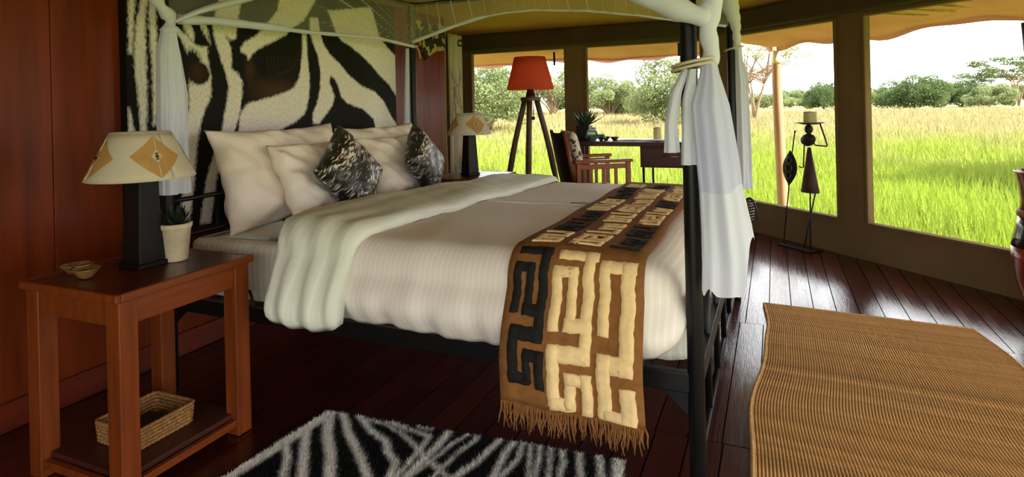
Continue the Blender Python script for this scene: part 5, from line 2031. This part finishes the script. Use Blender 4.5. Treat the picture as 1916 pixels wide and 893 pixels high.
for x, y, a, w, h, lb in ((-1.24, 5.72, 0.12, 0.30, 0.21, 'white paper sheet on the desk, nearer the bowls'), (-1.00, 5.70, -0.08, 0.30, 0.22, 'open white booklet on the desk, nearer the candle')):
    P = [[((i / 8 - 0.5) * w, (j / 4 - 0.5) * h, 0.002 + 0.006 * math.sin(i / 8 * PI) * 1.0) for j in range(5)] for i in range(9)]
    b = MB().grid(P).build('paper_sheet', 'paper', smooth=True, solid=0.002)
    b.location = (x, y, dz + 0.001)
    b.rotation_euler = (0, 0, a)
    tag(b, lb, 'paper', 'papers on the desk')
b = MB().tube([(-0.07, 0, 0.004), (0.07, 0.0, 0.004)], 0.004, 8).build('pen', 'black_metal', smooth=True)
b.location = (-0.93, 5.60, dz + 0.001)
b.rotation_euler = (0, 0, 0.5)
tag(b, 'dark pen lying in front of the desk candle', 'pen')
cd = empty('desk_candle', (-1.03, 5.86, dz), 0, 'thick cream pillar candle on the desk', 'candle')
MB().lathe([(0, 0), (0.036, 0), (0.037, 0.004), (0.037, 0.112), (0.033, 0.117), (0.024, 0.110), (0, 0.108)], 24).build('wax', 'wax', cd, smooth=True)
MB().tube([(0, 0, 0.108), (0.001, 0, 0.122)], 0.0015, 5).build('wick', 'rubber', cd)

# ------------------------------------------------------------------ metal candle figure
fg = empty('candle_holder_figure', (0.242, 5.208, 0), math.radians(-45), 'iron warrior figure with shield carrying a candle on its head', 'candle holder')
# local x runs along the angled wall
box('base', 'iron', fg, -0.28, 0.05, -0.07, 0.07, 0.0, 0.008, 0.002)
MB().tube([(0.0, 0, 0.46), (-0.01, 0, 0.008)], 0.0055, 8).build('leg', 'iron', fg, smooth=True)
MB().tube([(0.05, 0, 0.46), (-0.03, 0.0, 0.17), (-0.068, 0, 0.008)], 0.0055, 8).build('leg', 'iron', fg, smooth=True)
MB().lathe([(0.0, 0.452), (0.074, 0.452), (0.076, 0.456), (0.014, 0.80), (0.0, 0.80)], 24, sy=0.7).build('skirt', 'skirt', fg, smooth=True)
tr_ = MB().lathe([(0.0, -0.05), (0.03, -0.045), (0.058, -0.02), (0.066, 0.0), (0.058, 0.024), (0.03, 0.045), (0, 0.05)], 24, sy=0.6).build('torso', 'iron', fg, smooth=True)
tr_.location = (-0.008, 0, 0.858)
tr_.rotation_euler = (0, math.radians(-14), 0)
for k in range(3):
    R = 0.052 - 0.012 * k
    q = MB().tube([(R * math.cos(a), R * 0.62 * math.sin(a), 0.018 + 0.012 * k) for a in np.linspace(0, 2 * PI, 28, endpoint=False)], 0.003, 6, closed=True).build('necklace', 'steel', tr_, smooth=True)
MB().lathe([(0.010, 0.88), (0.012, 0.905), (0.026, 0.92), (0.031, 0.94), (0.026, 0.962), (0.014, 0.975)], 20).build('head', 'iron', fg, smooth=True)
MB().lathe([(0, 0.976), (0.05, 0.978), (0.1, 0.99), (0.102, 0.994), (0.05, 0.984), (0, 0.983)], 32, c=(0.015, 0, 0)).build('plate', 'iron', fg, smooth=True)
MB().tube([(0.105, 0, 0.988), (0.165, 0, 0.828), (0.16, 0, 0.818), (0.06, 0, 0.82), (0.04, 0, 0.84)], 0.0055, 8).build('arm', 'iron', fg, smooth=True)
MB().tube([(-0.045, 0, 0.83), (-0.058, 0, 0.64), (-0.075, 0, 0.635), (-0.1, 0.0, 0.645)], 0.005, 8).build('arm', 'iron', fg, smooth=True)
MB().tube([(-0.125, -0.01, 0.915), (-0.155, -0.01, 0.76), (-0.265, -0.01, 0.008)], 0.0048, 8).build('spear', 'iron', fg, smooth=True)
MB().lathe([(0.0, -0.012), (0.008, -0.004), (0.008, 0.004), (0, 0.012)], 10, (-0.124, -0.01, 0.918)).build('spear_knob', 'iron', fg, smooth=True)
rows_ = []
for i in range(25):
    t = i / 24
    w = 0.072 * math.sin(t * PI) ** 0.85
    c = Vector((-0.182 + 0.022 * t, -0.022, 0.49 + 0.275 * t))
    rows_.append([c + Vector((w * e, -0.012 * (1 - e * e), 0)) for e in np.linspace(-1, 1, 9)])
shl = MB().grid(rows_).build('shield', 'iron', fg, smooth=True, solid=0.004)
for zc, rr2 in ((0.57, 0.026), (0.628, 0.032), (0.69, 0.024)):
    cxs = -0.182 + 0.022 * (zc - 0.49) / 0.275
    MB().tube([(cxs + rr2 * math.cos(a), -0.037, zc + rr2 * math.sin(a)) for a in np.linspace(0, 2 * PI, 24, endpoint=False)], 0.0022, 5, closed=True).build('shield_ring', 'steel', shl, smooth=True)
fc = empty('figure_candle', (0.242 + 0.015 * 0.7071, 5.208 - 0.015 * 0.7071, 0.985), 0, 'cream pillar candle standing on the iron figure\'s plate', 'candle')
MB().lathe([(0, 0), (0.046, 0), (0.047, 0.004), (0.047, 0.085), (0.043, 0.092), (0.03, 0.086), (0, 0.084)], 28).build('wax', 'wax', fc, smooth=True)
MB().tube([(0, 0, 0.084), (0.001, 0, 0.098)], 0.0016, 5).build('wick', 'rubber', fc)

# ------------------------------------------------------------------ strip-metal bird behind the far drape
bd_ = empty('metal_bird', (-0.232, 5.56, 0), math.radians(-40), 'small strip-metal bird sculpture with curved beak on the floor', 'sculpture')
for k in range(7):
    tilt = 0.35 + 0.08 * k
    R = 0.078 - 0.0065 * k
    zc = 0.285 - 0.024 * k
    rows_ = []
    for a in np.linspace(0, 2 * PI, 33):
        x, y = R * math.cos(a), R * 0.7 * math.sin(a)
        rows_.append([(x + 0.004 * k, y, zc + x * tilt * 0.5 - 0.008), (x * 1.02 + 0.004 * k, y * 1.02, zc + x * tilt * 0.5 + 0.008)])
    MB().grid(rows_).build('body_strip', 'steel', bd_, smooth=True, solid=0.002)
MB().tube(smooth_path([(-0.02, 0, 0.31), (0.03, 0, 0.335), (0.075, 0, 0.31), (0.10, 0, 0.24), (0.115, 0, 0.165)], 5), list(np.linspace(0.012, 0.007, 21)), 8).build('neck_and_beak', 'iron', bd_, smooth=True)
for y in (-0.02, 0.02):
    MB().tube([(0.02, y, 0.14), (0.03, y, 0.01)], 0.008, 8).build('leg', 'iron', bd_, smooth=True)
MB().lathe([(0, 0), (0.05, 0), (0.05, 0.01), (0, 0.01)], 16, c=(0.03, 0, 0)).build('foot', 'iron', bd_)

# ------------------------------------------------------------------ tall vase and staff at the right edge
vs_ = empty('tall_vase', (1.284, 3.92, 0), 0, 'tall oxblood and black glazed vase at the right edge', 'vase')
MB().lathe([(0.0, 0.0), (0.10, 0.0), (0.105, 0.02), (0.11, 0.06), (0.128, 0.13), (0.158, 0.23), (0.172, 0.33), (0.170, 0.40)], 40).build('belly', 'vase_red', vs_, smooth=True)
MB().lathe([(0.170, 0.40), (0.163, 0.45), (0.148, 0.51), (0.134, 0.555)], 40).build('shoulder', 'vase_dark', vs_, smooth=True)
MB().lathe([(0.134, 0.555), (0.142, 0.56), (0.142, 0.585), (0.134, 0.592)], 40).build('band', 'vase_band', vs_, smooth=True)
MB().lathe([(0.130, 0.592), (0.126, 0.64), (0.134, 0.72), (0.148, 0.785), (0.152, 0.795), (0.146, 0.797), (0.136, 0.75), (0.12, 0.64), (0.10, 0.5)], 40).build('neck', 'vase_red', vs_, smooth=True)
vs_.scale = (0.96, 0.96, 0.985)
stf = empty('lacquered_staff', (1.234, 3.888, 0.06), 0, 'dark lacquered staff leaning in the tall vase', 'staff')
top = Vector((-0.035, -0.012, 1.49))
foot_ = Vector((0.07, 0.05, 0.0))
mid = foot_ + (top - foot_) * 0.81
MB().tube([foot_, mid], 0.03, 16).build('shaft', 'staff_red', stf, smooth=True)
MB().tube([mid, top], 0.032, 16).build('grip', 'staff_teal', stf, smooth=True, bevel=0.004)

# ------------------------------------------------------------------ curtain at the partition end
cu_ = empty('printed_curtain', (-2.86, 5.13, 0), 0, 'cream curtain with dark branch print at the partition end', 'curtain')


def curt(name, mat, y0, y1, xo, z0, z1, folds, amp):
    rows_ = []
    for i in range(61):
        u = i / 60
        x = xo + amp * math.sin(u * folds * 2 * PI) + 0.006 * math.sin(u * 31)
        rows_.append([(x + 0.01 * math.sin(t * 5 + u * 9) * t, y0 + (y1 - y0) * u, z1 - (z1 - z0) * t) for t in np.linspace(0, 1, 20)])
    return MB().grid(rows_).build(name, mat, cu_, smooth=True, solid=0.002)


MAT['curtain'] = M('cream_curtain_cloth', lin(214, 206, 178), 0.85, 0.04, 6, bump=0.3, bs=6, dist=0.02, transl=0.3)
cl_ = curt('panel', 'curtain', -0.04, 0.20, 0.0, 0.03, 1.88, 2.2, 0.03)
curt('lining', 'gold', -0.13, -0.04, -0.02, 0.03, 1.89, 1.0, 0.02)
MB().tube([(0.018 * math.cos(a) + 0.036, 0.15 + 0.022 * math.cos(a), 1.80 + 0.028 * math.sin(a)) for a in np.linspace(0, 2 * PI, 20, endpoint=False)], 0.008, 6, closed=True).build('eyelet', 'rubber', cu_, smooth=True)
pr_ = MB()
r_ = random.Random(3)


def twig(y, z, ang, ln, w, depth):
    n = 5
    P = [(0.040, y, z)]
    for k in range(n):
        ang += r_.uniform(-.25, .25)
        y += ln / n * math.sin(ang)
        z += ln / n * math.cos(ang)
        P.append((0.040, y, z))
        if depth and k > 0 and -0.05 < y < 0.19:
            for sg in (-1, 1):
                if r_.random() < 0.75:
                    twig(y, z, ang + sg * r_.uniform(.4, .9), ln * 0.45, w * 0.6, depth - 1)
    P = [(p[0], min(max(p[1], -0.10), 0.19), p[2]) for p in P]
    pr_.tube(P, [w * (1 - 0.12 * k) for k in range(len(P))], 4)


for y, z, ln in ((0.02, 1.05, 0.36), (0.15, 1.0, 0.38), (-0.06, 0.95, 0.3), (0.06, 0.40, 0.26), (0.16, 0.36, 0.24), (-0.03, 0.34, 0.22)):
    twig(y, z, r_.uniform(-.15, .15), ln, 0.003, 2)
pr_.build('branch_print', 'print_black', cl_, smooth=True)['kind'] = 'stuff'

# batik cloth pinned to the top corner of the partition
bc = MB().prism([(4.27, 1.90), (4.735, 1.90), (4.735, 1.685), (4.56, 1.655), (4.50, 1.63), (4.41, 1.575), (4.36, 1.64), (4.29, 1.735)], 'x', XW + 0.002, XW + 0.012).build('batik_cloth', 'batik')
tag(bc, 'black and olive patterned cloth hanging high on the partition', 'cloth')
